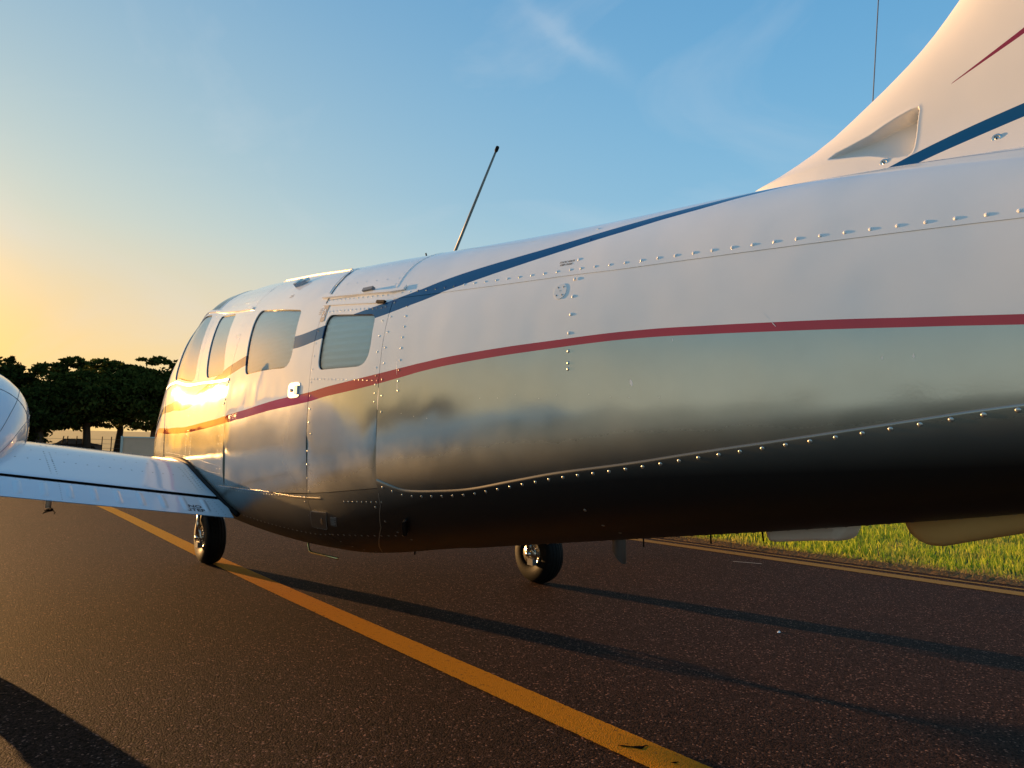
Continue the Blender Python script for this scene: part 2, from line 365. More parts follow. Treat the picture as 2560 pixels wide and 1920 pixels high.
def paint(u, s):
    a = np.abs(s)
    far = np.where(np.asarray(u) < .7, -1.0, 0.0)
    return {'red_up': a - cv(RU, u), 'red_lo': a - cv(RL, u), 'blue_up': a - cv(BU, u) + far, 'blue_lo': a - cv(BL, u)}

# ------------------------------------------------------------------ ground, taxiway, lines
def sheet(name, x0, x1, y0, y1, z, mat, nx=1, ny=1, **k):
    xs = np.linspace(x0, x1, nx + 1); ys = np.linspace(y0, y1, ny + 1)
    V = [(x, y, z) for y in ys for x in xs]; F = [(j * (nx + 1) + i, j * (nx + 1) + i + 1, (j + 1) * (nx + 1) + i + 1, (j + 1) * (nx + 1) + i) for j in range(ny) for i in range(nx)]
    return mesh_obj(name, V, F, mat, None, False, **k)
def ground_mat():
    m, nt, b = new_mat('grassland'); L = nt.links.new
    tcn = N(nt, 'ShaderNodeTexCoord')
    n = N(nt, 'ShaderNodeTexNoise'); n.inputs['Scale'].default_value = .35; n.inputs['Detail'].default_value = 9
    n2 = N(nt, 'ShaderNodeTexNoise'); n2.inputs['Scale'].default_value = 9; n2.inputs['Detail'].default_value = 6
    L(tcn.outputs['Object'], n.inputs['Vector']); L(tcn.outputs['Object'], n2.inputs['Vector'])
    cr = N(nt, 'ShaderNodeValToRGB'); e = cr.color_ramp.elements
    e[0].position = .3; e[0].color = (.05, .08, .018, 1); e[1].position = .7; e[1].color = (.16, .15, .06, 1)
    mx = N(nt, 'ShaderNodeMix', data_type='RGBA', blend_type='MULTIPLY'); mx.inputs[0].default_value = .5
    L(n.outputs['Fac'], cr.inputs['Fac']); L(cr.outputs[0], mx.inputs[6]); L(n2.outputs['Color'], mx.inputs[7]); L(mx.outputs[2], b.inputs['Base Color'])
    b.inputs['Roughness'].default_value = .95; b.inputs['Specular IOR Level'].default_value = .1
    bp = N(nt, 'ShaderNodeBump'); bp.inputs['Distance'].default_value = .05; L(n2.outputs['Fac'], bp.inputs['Height']); L(bp.outputs[0], b.inputs['Normal'])
    return m
M_ground = ground_mat()
def asphalt_mat(name, base, tint2, paint_wear=None):
    m, nt, b = new_mat(name); L = nt.links.new
    tcn = N(nt, 'ShaderNodeTexCoord')
    v = N(nt, 'ShaderNodeTexVoronoi'); v.inputs['Scale'].default_value = 150; v.inputs['Randomness'].default_value = 1
    v2 = N(nt, 'ShaderNodeTexVoronoi'); v2.inputs['Scale'].default_value = 95
    n1 = N(nt, 'ShaderNodeTexNoise'); n1.inputs['Scale'].default_value = 260; n1.inputs['Detail'].default_value = 3
    n2 = N(nt, 'ShaderNodeTexNoise'); n2.inputs['Scale'].default_value = .9; n2.inputs['Detail'].default_value = 7; n2.inputs['Roughness'].default_value = .6
    n3 = N(nt, 'ShaderNodeTexNoise'); n3.inputs['Scale'].default_value = 45; n3.inputs['Detail'].default_value = 5; n3.inputs['Roughness'].default_value = .7
    for x in (v, v2, n1, n2, n3): L(tcn.outputs['Object'], x.inputs['Vector'])
    c1 = N(nt, 'ShaderNodeMix', data_type='RGBA'); c1.inputs[6].default_value = (*base, 1); c1.inputs[7].default_value = (*tint2, 1)
    L(n2.outputs['Fac'], c1.inputs[0])
    # each aggregate stone its own lightness
    hv = N(nt, 'ShaderNodeSeparateColor'); L(v.outputs['Color'], hv.inputs[0])
    mr = N(nt, 'ShaderNodeMapRange'); mr.inputs[3].default_value = .15; mr.inputs[4].default_value = 1.9; L(hv.outputs[0], mr.inputs[0])
    pw = N(nt, 'ShaderNodeMath', operation='GREATER_THAN'); pw.inputs[1].default_value = .965; L(hv.outputs[1], pw.inputs[0])  # a few stones painted far brighter, as sunlit sparkles
    ad = N(nt, 'ShaderNodeMath', operation='MULTIPLY_ADD'); ad.inputs[1].default_value = 6.0; L(pw.outputs[0], ad.inputs[0]); L(mr.outputs[0], ad.inputs[2])
    ml = N(nt, 'ShaderNodeMix', data_type='RGBA', blend_type='MULTIPLY'); ml.inputs[0].default_value = 1
    L(c1.outputs[2], ml.inputs[6]); L(ad.outputs[0], ml.inputs[7])
    colr = ml.outputs[2]
    if paint_wear is not None:
        th = N(nt, 'ShaderNodeMapRange'); th.inputs[1].default_value = .30; th.inputs[2].default_value = .40; L(n3.outputs['Fac'], th.inputs[0])
        dist = N(nt, 'ShaderNodeMapRange'); dist.inputs[1].default_value = .55; dist.inputs[2].default_value = .75; dist.inputs[3].default_value = 1; dist.inputs[4].default_value = .25; L(n1.outputs['Fac'], dist.inputs[0])
        mm = N(nt, 'ShaderNodeMath', operation='MULTIPLY'); L(th.outputs[0], mm.inputs[0]); L(dist.outputs[0], mm.inputs[1])
        pc = N(nt, 'ShaderNodeMix', data_type='RGBA'); pc.inputs[6].default_value = tuple(c * .7 for c in paint_wear) + (1,); pc.inputs[7].default_value = (*paint_wear, 1); L(n3.outputs['Fac'], pc.inputs[0])
        pm = N(nt, 'ShaderNodeMix', data_type='RGBA'); L(mm.outputs[0], pm.inputs[0]); L(colr, pm.inputs[6]); L(pc.outputs[2], pm.inputs[7]); colr = pm.outputs[2]
    L(colr, b.inputs['Base Color'])
    b.inputs['Roughness'].default_value = .75; b.inputs['Specular IOR Level'].default_value = .03
    h = N(nt, 'ShaderNodeMath', operation='MULTIPLY_ADD'); h.inputs[1].default_value = -1.0; L(v.outputs['Distance'], h.inputs[0]); L(n1.outputs['Fac'], h.inputs[2])
    bp = N(nt, 'ShaderNodeBump'); bp.inputs['Distance'].default_value = .006 if paint_wear is None else .0035; bp.inputs['Strength'].default_value = .8
    L(h.outputs[0], bp.inputs['Height'])
    bp2 = N(nt, 'ShaderNodeBump'); bp2.inputs['Distance'].default_value = .006; bp2.inputs['Strength'].default_value = .5; L(n3.outputs['Fac'], bp2.inputs['Height']); L(bp.outputs[0], bp2.inputs['Normal'])
    L(bp2.outputs[0], b.inputs['Normal'])
    return m
M_asph = asphalt_mat('asphalt', (.047, .0215, .0135), (.026, .0155, .0115))
M_line = asphalt_mat('worn_yellow_paint', (.050, .0215, .0130), (.030, .0170, .0115), (.62, .24, .010))
M_line2 = asphalt_mat('faded_edge_paint', (.060, .036, .027), (.046, .036, .031), (.36, .20, .05))
M_dirt = pmat('verge_dirt', (.13, .075, .03), .95, noise=.4, nscale=25, bump=.02, bscale=30, spec=.1)

sheet('ground', -1500, 1500, -1500, 1500, -.012, M_ground, kind='structure')
sheet('taxiway', -4.7, 4.86, -60, 160, 0.0, M_asph, kind='structure')
def strip(name, pts, w, z, mat, jag=0.0, **k):
    V = []; F = []
    for i, (x, y) in enumerate(pts):
        j1 = rng.normal(0, jag); j2 = rng.normal(0, jag)
        V += [(x - w / 2 + j1, y, z), (x + w / 2 + j2, y, z)]
        if i: F.append((2 * i - 2, 2 * i - 1, 2 * i + 1, 2 * i))
    return mesh_obj(name, V, F, mat, None, False, **k)
ys = np.concatenate([np.arange(-6, 14, .012), np.arange(14, 150, 1.0)])
cx = pchip([-6, 1.5, 5, 12.5, 150], [.02, .080, .115, .32, 1.5], ys)
strip('centre_line', list(zip(cx, ys)), .158, .004, M_line, .0012, kind='structure')
strip('edge_line', [(4.44, y) for y in ys if y > -3], .17, .004, M_line2, .0015, kind='structure')
strip('edge_line', [(4.665, y) for y in ys if y > -3], .055, .004, M_line2, .003, kind='structure')
# ragged dirt lip between asphalt and grass
V = []; F = []; yy = np.arange(-6, 40, .05)
for i, y in enumerate(yy):
    V += [(4.80 + rng.normal(0, .012), y, .003), (4.92 + rng.normal(0, .02), y, .022 + rng.uniform(0, .012)), (5.3, y, -.01)]
    if i: a = 3 * i; F += [(a - 3, a - 2, a + 1, a), (a - 2, a - 1, a + 2, a + 1)]
mesh_obj('verge', V, F, M_dirt, None, True, kind='structure')
# hole where the paint has lifted, and small marks on the asphalt
def chip(name, c, rx, ry, ang, mat, z, h, n=16, **k):
    V = [(c[0], c[1], z + h)]; ca, sa = math.cos(ang), math.sin(ang)
    for i in range(n):
        q = 2 * math.pi * i / n; r = 1 + .25 * math.sin(3 * q + 1) + rng.normal(0, .08)
        x, y = rx * r * math.cos(q), ry * r * math.sin(q); V.append((c[0] + ca * x - sa * y, c[1] + sa * x + ca * y, z))
    return mesh_obj(name, V, [(0, i + 1, (i + 1) % n + 1) for i in range(n)], mat, None, False, **k)
V = []; F = []
for i in range(15):
    q = i / 14; x = .044 + .086 * q; y = 1.694 - .064 * q - .016 * math.sin(math.pi * q) + .004 * math.sin(9 * q); w = .001 + .0085 * math.sin(math.pi * q) * (1 + .4 * math.sin(14 * q))
    V += [(x - .3 * w, y - w, .0052), (x + .3 * w, y + w, .0052)]
    if i: F.append((2 * i - 2, 2 * i - 1, 2 * i + 1, 2 * i))
mesh_obj('paint_crack', V, F, M_dark, None, False, label='crescent-shaped black crack in the yellow taxiway line near the bottom edge', cat='crack')
chip('paint_crack', (.095, 1.496), .013, .005, rad(-20), M_dark, .0045, .0005, label='small dark chip in the yellow taxiway line below the crescent crack', cat='crack')
chip('pebble', (1.922, 2.208), .018, .008, .2, M_white, .001, .008, 9, label='white pebble on the brown asphalt beside the tyre shadow', cat='pebble')
V = [(3.955, 3.86, .004), (4.055, 3.63, .004), (4.075, 3.64, .004), (3.975, 3.87, .004)]
mesh_obj('chalk_mark', V, [(0, 1, 2, 3)], pmat('chalk', (.35, .3, .25), .9), None, False, label='thin pale straight mark on the asphalt next to the edge line', cat='paint mark')

# ------------------------------------------------------------------ grass
def leaf_mat(name, c1, c2, trans=.5):
    m, nt, b = new_mat(name); L = nt.links.new; nt.nodes.remove(b)
    oi = N(nt, 'ShaderNodeNewGeometry'); tcn = N(nt, 'ShaderNodeTexCoord')
    mx = N(nt, 'ShaderNodeMix', data_type='RGBA'); mx.inputs[6].default_value = (*c1, 1); mx.inputs[7].default_value = (*c2, 1)
    L(oi.outputs['Random Per Island'], mx.inputs[0])
    d = N(nt, 'ShaderNodeBsdfDiffuse'); t = N(nt, 'ShaderNodeBsdfTranslucent'); s = N(nt, 'ShaderNodeMixShader'); s.inputs[0].default_value = trans
    L(mx.outputs[2], d.inputs[0]); L(mx.outputs[2], t.inputs[0]); L(d.outputs[0], s.inputs[1]); L(t.outputs[0], s.inputs[2]); L(s.outputs[0], nt.nodes['Material Output'].inputs['Surface'])
    return m
M_grass = leaf_mat('grass_blades', (.15, .30, .016), (.60, .60, .07), .6)
_nt = M_grass.node_tree; _mx = [n for n in _nt.nodes if n.type == 'MIX'][0]; _tc = N(_nt, 'ShaderNodeTexCoord'); _nz = N(_nt, 'ShaderNodeTexNoise'); _nz.inputs['Scale'].default_value = 2.2; _nz.inputs['Detail'].default_value = 5
_cr = N(_nt, 'ShaderNodeValToRGB'); _cr.color_ramp.elements[0].position = .50; _cr.color_ramp.elements[1].position = .68; _m2 = N(_nt, 'ShaderNodeMix', data_type='RGBA'); _m2.inputs[7].default_value = (.52, .38, .12, 1)
_nt.links.new(_tc.outputs['Object'], _nz.inputs['Vector']); _nt.links.new(_nz.outputs['Fac'], _cr.inputs['Fac']); _ml = N(_nt, 'ShaderNodeMath', operation='MULTIPLY'); _ml.inputs[1].default_value = .55
_nt.links.new(_cr.outputs[0], _ml.inputs[0]); _nt.links.new(_ml.outputs[0], _m2.inputs[0]); _nt.links.new(_mx.outputs[2], _m2.inputs[6])
for _b in [n for n in _nt.nodes if n.type in ('BSDF_DIFFUSE', 'BSDF_TRANSLUCENT')]: _nt.links.new(_m2.outputs[2], _b.inputs[0])
M_straw = leaf_mat('dry_grass', (.30, .20, .07), (.42, .32, .12), .4)
def blades(n, xs, ys, hs, w, lean=.5):
    x = xs; y = ys; a = rng.uniform(0, 2 * np.pi, n); dx, dy = np.cos(a), np.sin(a)
    b = rng.uniform(0, 2 * np.pi, n); l = np.abs(rng.normal(0, lean, n)) * hs; lx, ly = np.cos(b) * l, np.sin(b) * l
    V = np.zeros((n, 5, 3)); w = w * rng.uniform(.7, 1.3, n)
    V[:, 0] = np.stack([x - dx * w, y - dy * w, 0 * x - .01], -1); V[:, 1] = np.stack([x + dx * w, y + dy * w, 0 * x - .01], -1)
    mx_, my_ = x + lx * .35, y + ly * .35
    V[:, 2] = np.stack([mx_ + dx * w * .8, my_ + dy * w * .8, hs * .6], -1); V[:, 3] = np.stack([mx_ - dx * w * .8, my_ - dy * w * .8, hs * .6], -1)
    V[:, 4] = np.stack([x + lx, y + ly, hs], -1)
    return V
def blade_mesh(name, Vb, mat):
    n = len(Vb); base = np.arange(n)[:, None] * 5
    q = base + np.array([[0, 1, 2, 3]]); t = base + np.array([[3, 2, 4, 4]])
    V = Vb.reshape(-1, 3)
    # triangles only keep the mesh simple
    tr = np.concatenate([base + np.array([[0, 1, 2]]), base + np.array([[0, 2, 3]]), base + np.array([[3, 2, 4]])])
    me = fast_mesh(name, V, tr, mat); return me
def gnoise(x, y): return (np.sin(x * 2.1 + np.sin(y * 1.3) * 2) + np.sin(y * 2.7 + np.sin(x * 1.9 + 2) * 2) + np.sin((x + y) * 5.1)) / 3
n = 150000
gx = 4.98 + rng.uniform(0, 1, n) ** 1.25 * 9; gy = rng.uniform(-3, 14, n)
keep = (gx > 5.0 + .10 * np.sin(gy * 3.1) + .06 * np.sin(gy * 9.7)) & (rng.uniform(size=n) < .72 + .35 * gnoise(gx, gy)); gx, gy = gx[keep], gy[keep]
gh = rng.uniform(.04, .12, len(gx)) * np.where(rng.uniform(size=len(gx)) < .015, 1.7, 1.0) * (1 + .35 * gnoise(gx * .7, gy * .7)) * np.clip(.5 + (gx - 5) * 1.2, .5, 1)
g = bpy.data.objects.new('grass', blade_mesh('grass', blades(len(gx), gx, gy, gh, .0042), M_grass)); col.objects.link(g)
tag(g, 'bright sunlit green grass verge beside the taxiway edge', 'grass', kind='stuff')
n = 7000
sx = 4.90 + np.abs(rng.normal(0, .13, n)); sy = rng.uniform(-2, 12, n); sh = rng.uniform(.01, .07, n)
g = bpy.data.objects.new('dry_grass', blade_mesh('dry_grass', blades(n, sx, sy, sh, .004, 2.2), M_straw)); col.objects.link(g)
tag(g, 'dry straw and cut grass lying along the asphalt edge', 'dry grass', kind='stuff')
# broad fallen blades lying over the edge
n = 70
sx = 4.88 + np.abs(rng.normal(0, .10, n)); sy = rng.uniform(1.2, 3.3, n)
Vb = blades(n, sx, sy, rng.uniform(.02, .04, n), .009, 3.5)
g = bpy.data.objects.new('fallen_grass', blade_mesh('fallen_grass', Vb, leaf_mat('pale_blades', (.25, .33, .07), (.42, .42, .14), .4))); col.objects.link(g)
tag(g, 'broad pale green grass leaves fallen flat at the verge', 'grass', kind='stuff')

# ------------------------------------------------------------------ trees
M_leaf = leaf_mat('tree_leaves', (.028, .042, .010), (.080, .090, .020), .3)
M_leaf2 = leaf_mat('tree_leaves_dark', (.018, .030, .008), (.055, .062, .014), .25)
M_bark = pmat('bark', (.05, .038, .028), .9, noise=.4, nscale=6, bump=.03, bscale=8)
def crown_mesh(name, blobs, nleaf, leaf, mat, seed):
    r = np.random.default_rng(seed); Vs = []
    for (cx, cy, cz, rx, ry, rz, k) in blobs:
        m = max(20, int(nleaf * k))
        # clumps inside the blob, leaves inside the clumps
        nc = max(6, m // 28); d = r.normal(size=(nc, 3)); d /= np.linalg.norm(d, axis=1)[:, None]
        rr = r.uniform(.35, 1, nc) ** .45; c = d * rr[:, None] * np.array([rx, ry, rz]) + np.array([cx, cy, cz])
        idx = r.integers(0, nc, m); p = c[idx] + r.normal(0, 1, (m, 3)) * np.array([.16 * rx, .16 * ry, .11 * rz]) * r.uniform(.4, 1.3, nc)[idx][:, None]
        a = r.normal(size=(m, 3)); a /= np.linalg.norm(a, axis=1)[:, None]; b = np.cross(a, r.normal(size=(m, 3))); b /= np.linalg.norm(b, axis=1)[:, None]
        s = leaf * r.uniform(.5, 1.3, (m, 1))
        Vs.append(np.stack([p - a * s, p + b * s * .55, p + a * s, p - b * s * .55], 1))
    V = np.concatenate(Vs); n = len(V)
    return fast_mesh(name, V.reshape(-1, 3), np.arange(n * 4).reshape(n, 4), mat)
def tree_trunk(parent, x, y, h, r, seed, spread=2.0):
    q = random.Random(seed); mb = MB()
    pts = [np.array([x, y, -.1]), np.array([x + q.uniform(-.2, .2), y, h * .25]), np.array([x + q.uniform(-.3, .3), y, h * .5]), np.array([x + q.uniform(-.4, .4), y, h * .8])]
    mb.tube(pts, [r * 1.25, r, r * .7, r * .25], 8)
    for k in range(6):
        a = q.uniform(0, 6.28); z0 = h * q.uniform(.22, .5); b = pts[1] * (1 - .5) + pts[2] * .5; b = np.array([b[0], b[1], z0]); l = spread * q.uniform(.7, 1.2)
        mb.tube([b, b + np.array([math.cos(a) * l * .5, math.sin(a) * l * .5, l * .35]), b + np.array([math.cos(a) * l, math.sin(a) * l, l * .8])], [r * .5, r * .3, r * .1], 6)
    return mb.obj('trunk', M_bark, parent)
def make_tree(x, y, blobs, nleaf, seed, label, h, mat=None, leaf=.22, tr=.28):
    root = empty('broadleaf_tree', (x, y, 0), label=label, cat='tree')
    me = crown_mesh('crown', [(b[0], b[1], b[2], b[3], b[4], b[5], b[6]) for b in blobs], nleaf, leaf, mat or M_leaf, seed)
    o = bpy.data.objects.new('crown', me); col.objects.link(o); o.parent = root
    tree_trunk(root, x, y, h, tr, seed, h * .3)
    return root
def polar(deg, d):            # bearing from the camera: 0 = +Y, positive towards +X
    return CAM.x + math.sin(rad(deg)) * d, math.cos(rad(deg)) * d
def px2deg(x): return math.degrees(math.atan((x - 1280) / 1776)) + 39
BG = [  # px of axis in the photo, distance, blobs (dx, z, rx, rz, weight), leaves, label
 (22, 74, [(-.8, 6.1, 2.0, 1.7, .26), (.9, 4.9, 2.4, 2.2, .30), (-3.2, 5.2, 2.6, 2.6, .24), (2.2, 3.9, 1.8, 1.9, .12), (-.4, 7.7, .8, .5, .03), (.6, 7.1, .8, .5, .03), (0, 2.9, 2.6, .9, .12), (.6, 1.6, 2.6, .9, .14)], 10000, 'dark rounded tree just right of the engine nacelle, beside the sky gap', 7.5, M_leaf2),
 (104, 70, [(0, 3.6, 2.6, 1.8, .5), (-1.6, 4.7, 1.5, .9, .14), (1.9, 5.0, 1.5, 1.1, .2), (-.2, 5.4, .7, .5, .04), (0, 2.7, 2.8, .8, .16), (-1.0, 1.4, 1.6, .8, .1)], 8000, 'low bushy tree under the sky notch between the two tallest crowns', 6, M_leaf2),
 (226, 72, [(0, 5.0, 3.4, 2.4, .40), (-2.8, 7.3, 1.5, .55, .08), (-1.4, 7.9, 1.0, .42, .05), (.9, 8.0, 1.1, .45, .05), (-1.5, 6.3, 2.0, 1.0, .10), (-1.6, 3.9, 3.0, 2.0, .2), (2.3, 5.4, 2.2, 2.1, .18), (-2.6, 2.9, 2.0, .8, .08), (1.2, 3.0, 2.4, .7, .08)], 15000, 'broad spreading dark tree with a flat clumped top, left of the cockpit', 9, M_leaf),
 (300, 78, [(-.4, 8.3, 1.6, .5, .09), (1.4, 8.0, 1.5, .5, .09), (-2.2, 7.8, 1.2, .45, .06), (1.0, 6.6, 3.6, 1.3, .33), (-1.5, 5.6, 3.2, 1.9, .36)], 13000, 'tall flat-topped tree rising behind the broad dark one', 9, M_leaf2),
 (385, 70, [(0, 5.0, 3.0, 2.2, .42), (-1.0, 7.0, 1.8, .7, .10), (-.6, 8.2, .9, .35, .025), (.5, 8.5, .8, .3, .02), (1.4, 8.1, .9, .35, .025), (2.6, 5.3, 3.2, 2.3, .33), (-.5, 3.0, 2.4, .8, .1)], 13000, 'tree with thin feathery top seen beside the cockpit window', 8.6, M_leaf),
 (470, 76, [(0, 5.5, 4.2, 2.8, .6), (1.5, 7.0, 3.6, .9, .4)], 10000, 'dense dark tree mostly hidden behind the cockpit', 8.5, M_leaf2)]
for i, (px, d, bl, nl, lab, h, m) in enumerate(BG):
    dg = px2deg(px); x, y = polar(dg, d); c_, s_ = math.cos(rad(dg)), math.sin(rad(dg))
    blobs = [(bx * c_, -bx * s_ + (k % 2) * 1.2, bz, rx, rx * .9, rz, w) for k, (bx, bz, rx, rz, w) in enumerate(bl)]
    make_tree(x, y, blobs, nl, 100 + i, lab, h, m, leaf=.20)
    # crowns are built round the tree's own base
# the low scrub and hanging foliage closing the lower edge of the treeline
# trees round the airfield (reflected in the airplane's side)
protos = []
for k in range(3):
    bl = []
    r_ = random.Random(40 + k)
    for j in range(6): bl.append((r_.uniform(-4, 4), r_.uniform(-2, 2), r_.uniform(3.0, 6.5), r_.uniform(2.2, 4.0), 3.0, r_.uniform(1.8, 3.0), .16))
    protos.append(crown_mesh('crown', bl, 4200, .42, (M_leaf, M_leaf2, M_leaf)[k], 300 + k))
mbt = MB(); mbt.tube([(0, 0, -.1), (.1, 0, 2), (-.1, 0, 4)], [.4, .3, .15], 7)
trunk_me = None
k = 0
places = [(-6 - 5.6 * i, 92 + 10 * math.sin(i * 1.7)) for i in range(18)] + [(21 + 6 * i, 95 + 12 * math.sin(i * 2.1)) for i in range(16)]
for i, (dg, d) in enumerate(places):
    if -16 < dg < -5: d = 175
    x, y = polar(dg, d)
    root = empty('broadleaf_tree', (x, y, 0), label='dark leafy tree in the row closing off the airfield', cat='tree', group='trees along the far edge of the airfield')
    root.rotation_euler.z = i * 1.3; s_ = .80 + .28 * ((i * 7) % 5) / 5; root.scale = (s_, s_, s_ * (.9 + .06 * (i % 4)))
    o = bpy.data.objects.new('crown', protos[i % 3]); col.objects.link(o); o.parent = root
    if trunk_me is None: t_ = mbt.obj('trunk', M_bark, root, local=False); trunk_me = t_.data
    else: t_ = bpy.data.objects.new('trunk', trunk_me); col.objects.link(t_); t_.parent = root
# a pale lit field and low wall seen under the crowns
M_wall = pmat('weathered_plaster', (.75, .43, .27), .85, noise=.12, nscale=1.5, bump=.01, bscale=20)
def at_depth(px, py, d):
    dg = px2deg(px); c_ = math.cos(rad(dg - 39)); x, y = polar(dg, d / c_)
    hz = 1104.6 + (px - 0) * .0164
    return np.array([x, y, CAM.z + (hz - py) / 1776 * d])
shed = empty('storage_shed', tuple(at_depth(352, 1140, 56)[:2]) + (0,), label='low grey-brown storage shed with pale roof rim behind the wing, left of the cockpit', cat='shed')
a = at_depth(313, 1093, 56); b = at_depth(440, 1093, 56); top = a[2] - .05; e = (b - a) / np.linalg.norm(b - a); e[2] = 0; nrm_ = np.array([-e[1], e[0], 0]); nrm_ *= 1 if nrm_[1] > 0 else -1
L_ = np.linalg.norm(b - a) / 2; mid = (a + b) / 2
mb = MB(); mb.box([*(mid + nrm_ * 1.5)[:2], top / 2 - .05], [L_, 1.5, top / 2], [e, nrm_, (0, 0, 1)]); mb.obj('wall', M_wall, shed, False)
mb = MB(); mb.box([*(mid + nrm_ * 1.5)[:2], top - .0], [L_ + .06, 1.56, .05], [e, nrm_, (0, 0, 1)]); mb.obj('roof', pmat('pale_rim', (.6, .55, .45), .6), shed, False)
mb = MB(); mb.box([*(a + nrm_ * -.02 - e * .02)[:2], top / 2], [.09, .06, top / 2 + .08], [e, nrm_, (0, 0, 1)]); mb.obj('corner_post', pmat('pale_post', (.55, .5, .42), .7), shed, False)
# wire fence with posts beneath the trees
fence = empty('wire_fence', tuple(at_depth(180, 1140, 64)[:2]) + (0,), label='thin wire fence on posts under the tree crowns', cat='fence')
for px in (158, 176, 199, 230, 262, 285):
    p = at_depth(px, 1100, 64); mb = MB(); mb.tube([(p[0], p[1], 0), (p[0] + (.25 if px == 158 else 0), p[1], 1.55)], .045, 6); mb.obj('post', M_bark, fence)
for zz in (.5, .9, 1.3):
    p, q = at_depth(100, 1100, 64), at_depth(330, 1100, 64); mb = MB(); mb.tube([(p[0], p[1], zz), (q[0], q[1], zz)], .012, 4); mb.obj('wire', M_grey, fence)
M_field = pmat('dry_field', (.42, .30, .12), .95, noise=.25, nscale=.5, spec=.1)
V = []; F = []
for i in range(25):
    dg = px2deg(-600) + (px2deg(900) - px2deg(-600)) * i / 24
    x0, y0 = polar(dg, 92); x1, y1 = polar(dg, 900); V += [(x0, y0, .02), (x1, y1, .02 + 14)]
    if i: F.append((2 * i - 2, 2 * i - 1, 2 * i + 1, 2 * i))
mesh_obj('field', V, F, M_field, None, True, kind='structure')
car = empty('parked_car', tuple(at_depth(196, 1120, 66)[:2]) + (0,), label='small dark car roof peeping over the wing below the trees', cat='car')
p = at_depth(196, 1120, 66); e2 = np.array([math.cos(rad(px2deg(196))), -math.sin(rad(px2deg(196))), 0]); n2_ = np.array([-e2[1], e2[0], 0])
def hull(prof, hw, base, ex, ey):
    V = []; n = len(prof)
    for s_ in (-1, 1):
        for (l, z) in prof: V.append(base + ex * l + ey * hw * s_ * (1 if z < .9 else .82) + np.array([0, 0, z]))
    F = [tuple(range(n))[::-1], tuple(range(n, 2 * n))] + [(i, (i + 1) % n, n + (i + 1) % n, n + i) for i in range(n)]
    return V, F
pb = np.array([p[0], p[1], 0.])
V, F = hull([(-2.1, .3), (-2.1, .75), (-1.5, .9), (-.9, 1.32), (.6, 1.34), (1.3, .95), (2.1, .8), (2.15, .3)], .85, pb, e2, n2_)
mesh_obj('body', V, F, pmat('car_paint', (.05, .05, .06), .3), car, False)
for l in (-1.35, 1.35):
    for s_ in (-1, 1):
        mb = MB(); mb.lathe([(0, -.09), (.3, -.09), (.33, -.05), (.33, .05), (.3, .09), (0, .09)], pb + e2 * l + n2_ * .8 * s_ + np.array([0, 0, .33]), n2_, 20); mb.obj('wheel', M_tyre, car)

# ------------------------------------------------------------------ the airplane
plane = empty('airplane', (0, 4.1, 0), label='white and silver twin-engine light airplane with blue and red stripes parked on the yellow line', cat='airplane')
def add(name, V, F, mat, parent=plane, smooth=True, **k): return mesh_obj(name, V, F, mat, parent, smooth, **k)

def grid_faces(n, m, flip=False, base=0):
    F = []
    for i in range(n - 1):
        for j in range(m - 1):
            f = (base + i * m + j, base + (i + 1) * m + j, base + (i + 1) * m + j + 1, base + i * m + j + 1)
            F.append(f[::-1] if flip else f)
    return F
def finish_panel(name, U, Sg, off, parent=plane, skirt=.010, mat=None, edges=None, label=None, extra=None):
    n, m = U.shape
    P = SP(U, Sg, off); Nn = SN(U, Sg)
    V = list(P.reshape(-1, 3))
    c1 = np.cross(P[n // 2 + 1, m // 2] - P[n // 2, m // 2], P[n // 2, m // 2 + 1] - P[n // 2, m // 2]); F = grid_faces(n, m, c1 @ Nn[n // 2, m // 2] < 0)
    A = {k: list(v.ravel()) for k, v in paint(U, Sg).items()}
    # side walls of the sheet
    loops = [([(i, 0) for i in range(n)]), ([(n - 1, j) for j in range(m)]), ([(i, m - 1) for i in range(n)][::-1]), ([(0, j) for j in range(m)][::-1])]
    for lp in loops:
        b = len(V)
        for (i, j) in lp: V.append(P[i, j]); V.append(P[i, j] - Nn[i, j] * skirt)
        for (i, j) in lp:
            for k in A: A[k] += [A[k][i * m + j]] * 2
        for q in range(len(lp) - 1): F.append((b + 2 * q, b + 2 * q + 1, b + 2 * q + 3, b + 2 * q + 2))
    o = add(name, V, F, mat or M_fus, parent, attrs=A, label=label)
    return o
def panel(name, u0, u1, s0, s1, off=0.0, du=.03, ds=.02, lip=None, **k):
    nu = max(3, int(abs(u1 - u0) / du) + 1); u = np.linspace(u0, u1, nu)
    a = s0(u) if callable(s0) else np.full(nu, float(s0)); b = s1(u) if callable(s1) else np.full(nu, float(s1))
    ns = max(3, int(np.max(np.abs(b - a)) / ds) + 1); w = np.linspace(0, 1, ns)
    if lip: w = np.unique(np.concatenate([w, np.array([0, .002, .004, .006, .009, .013, .02]) / np.max(np.abs(b - a))]))
    Sg = a[:, None] + (b - a)[:, None] * w[None]; U = np.repeat(u[:, None], len(w), 1)
    o_ = off
    if lip:
        d = np.abs(Sg - a[:, None]); o_ = off * np.clip(d / lip, 0, 1) ** .6
    return finish_panel(name, U, Sg, o_, **k)
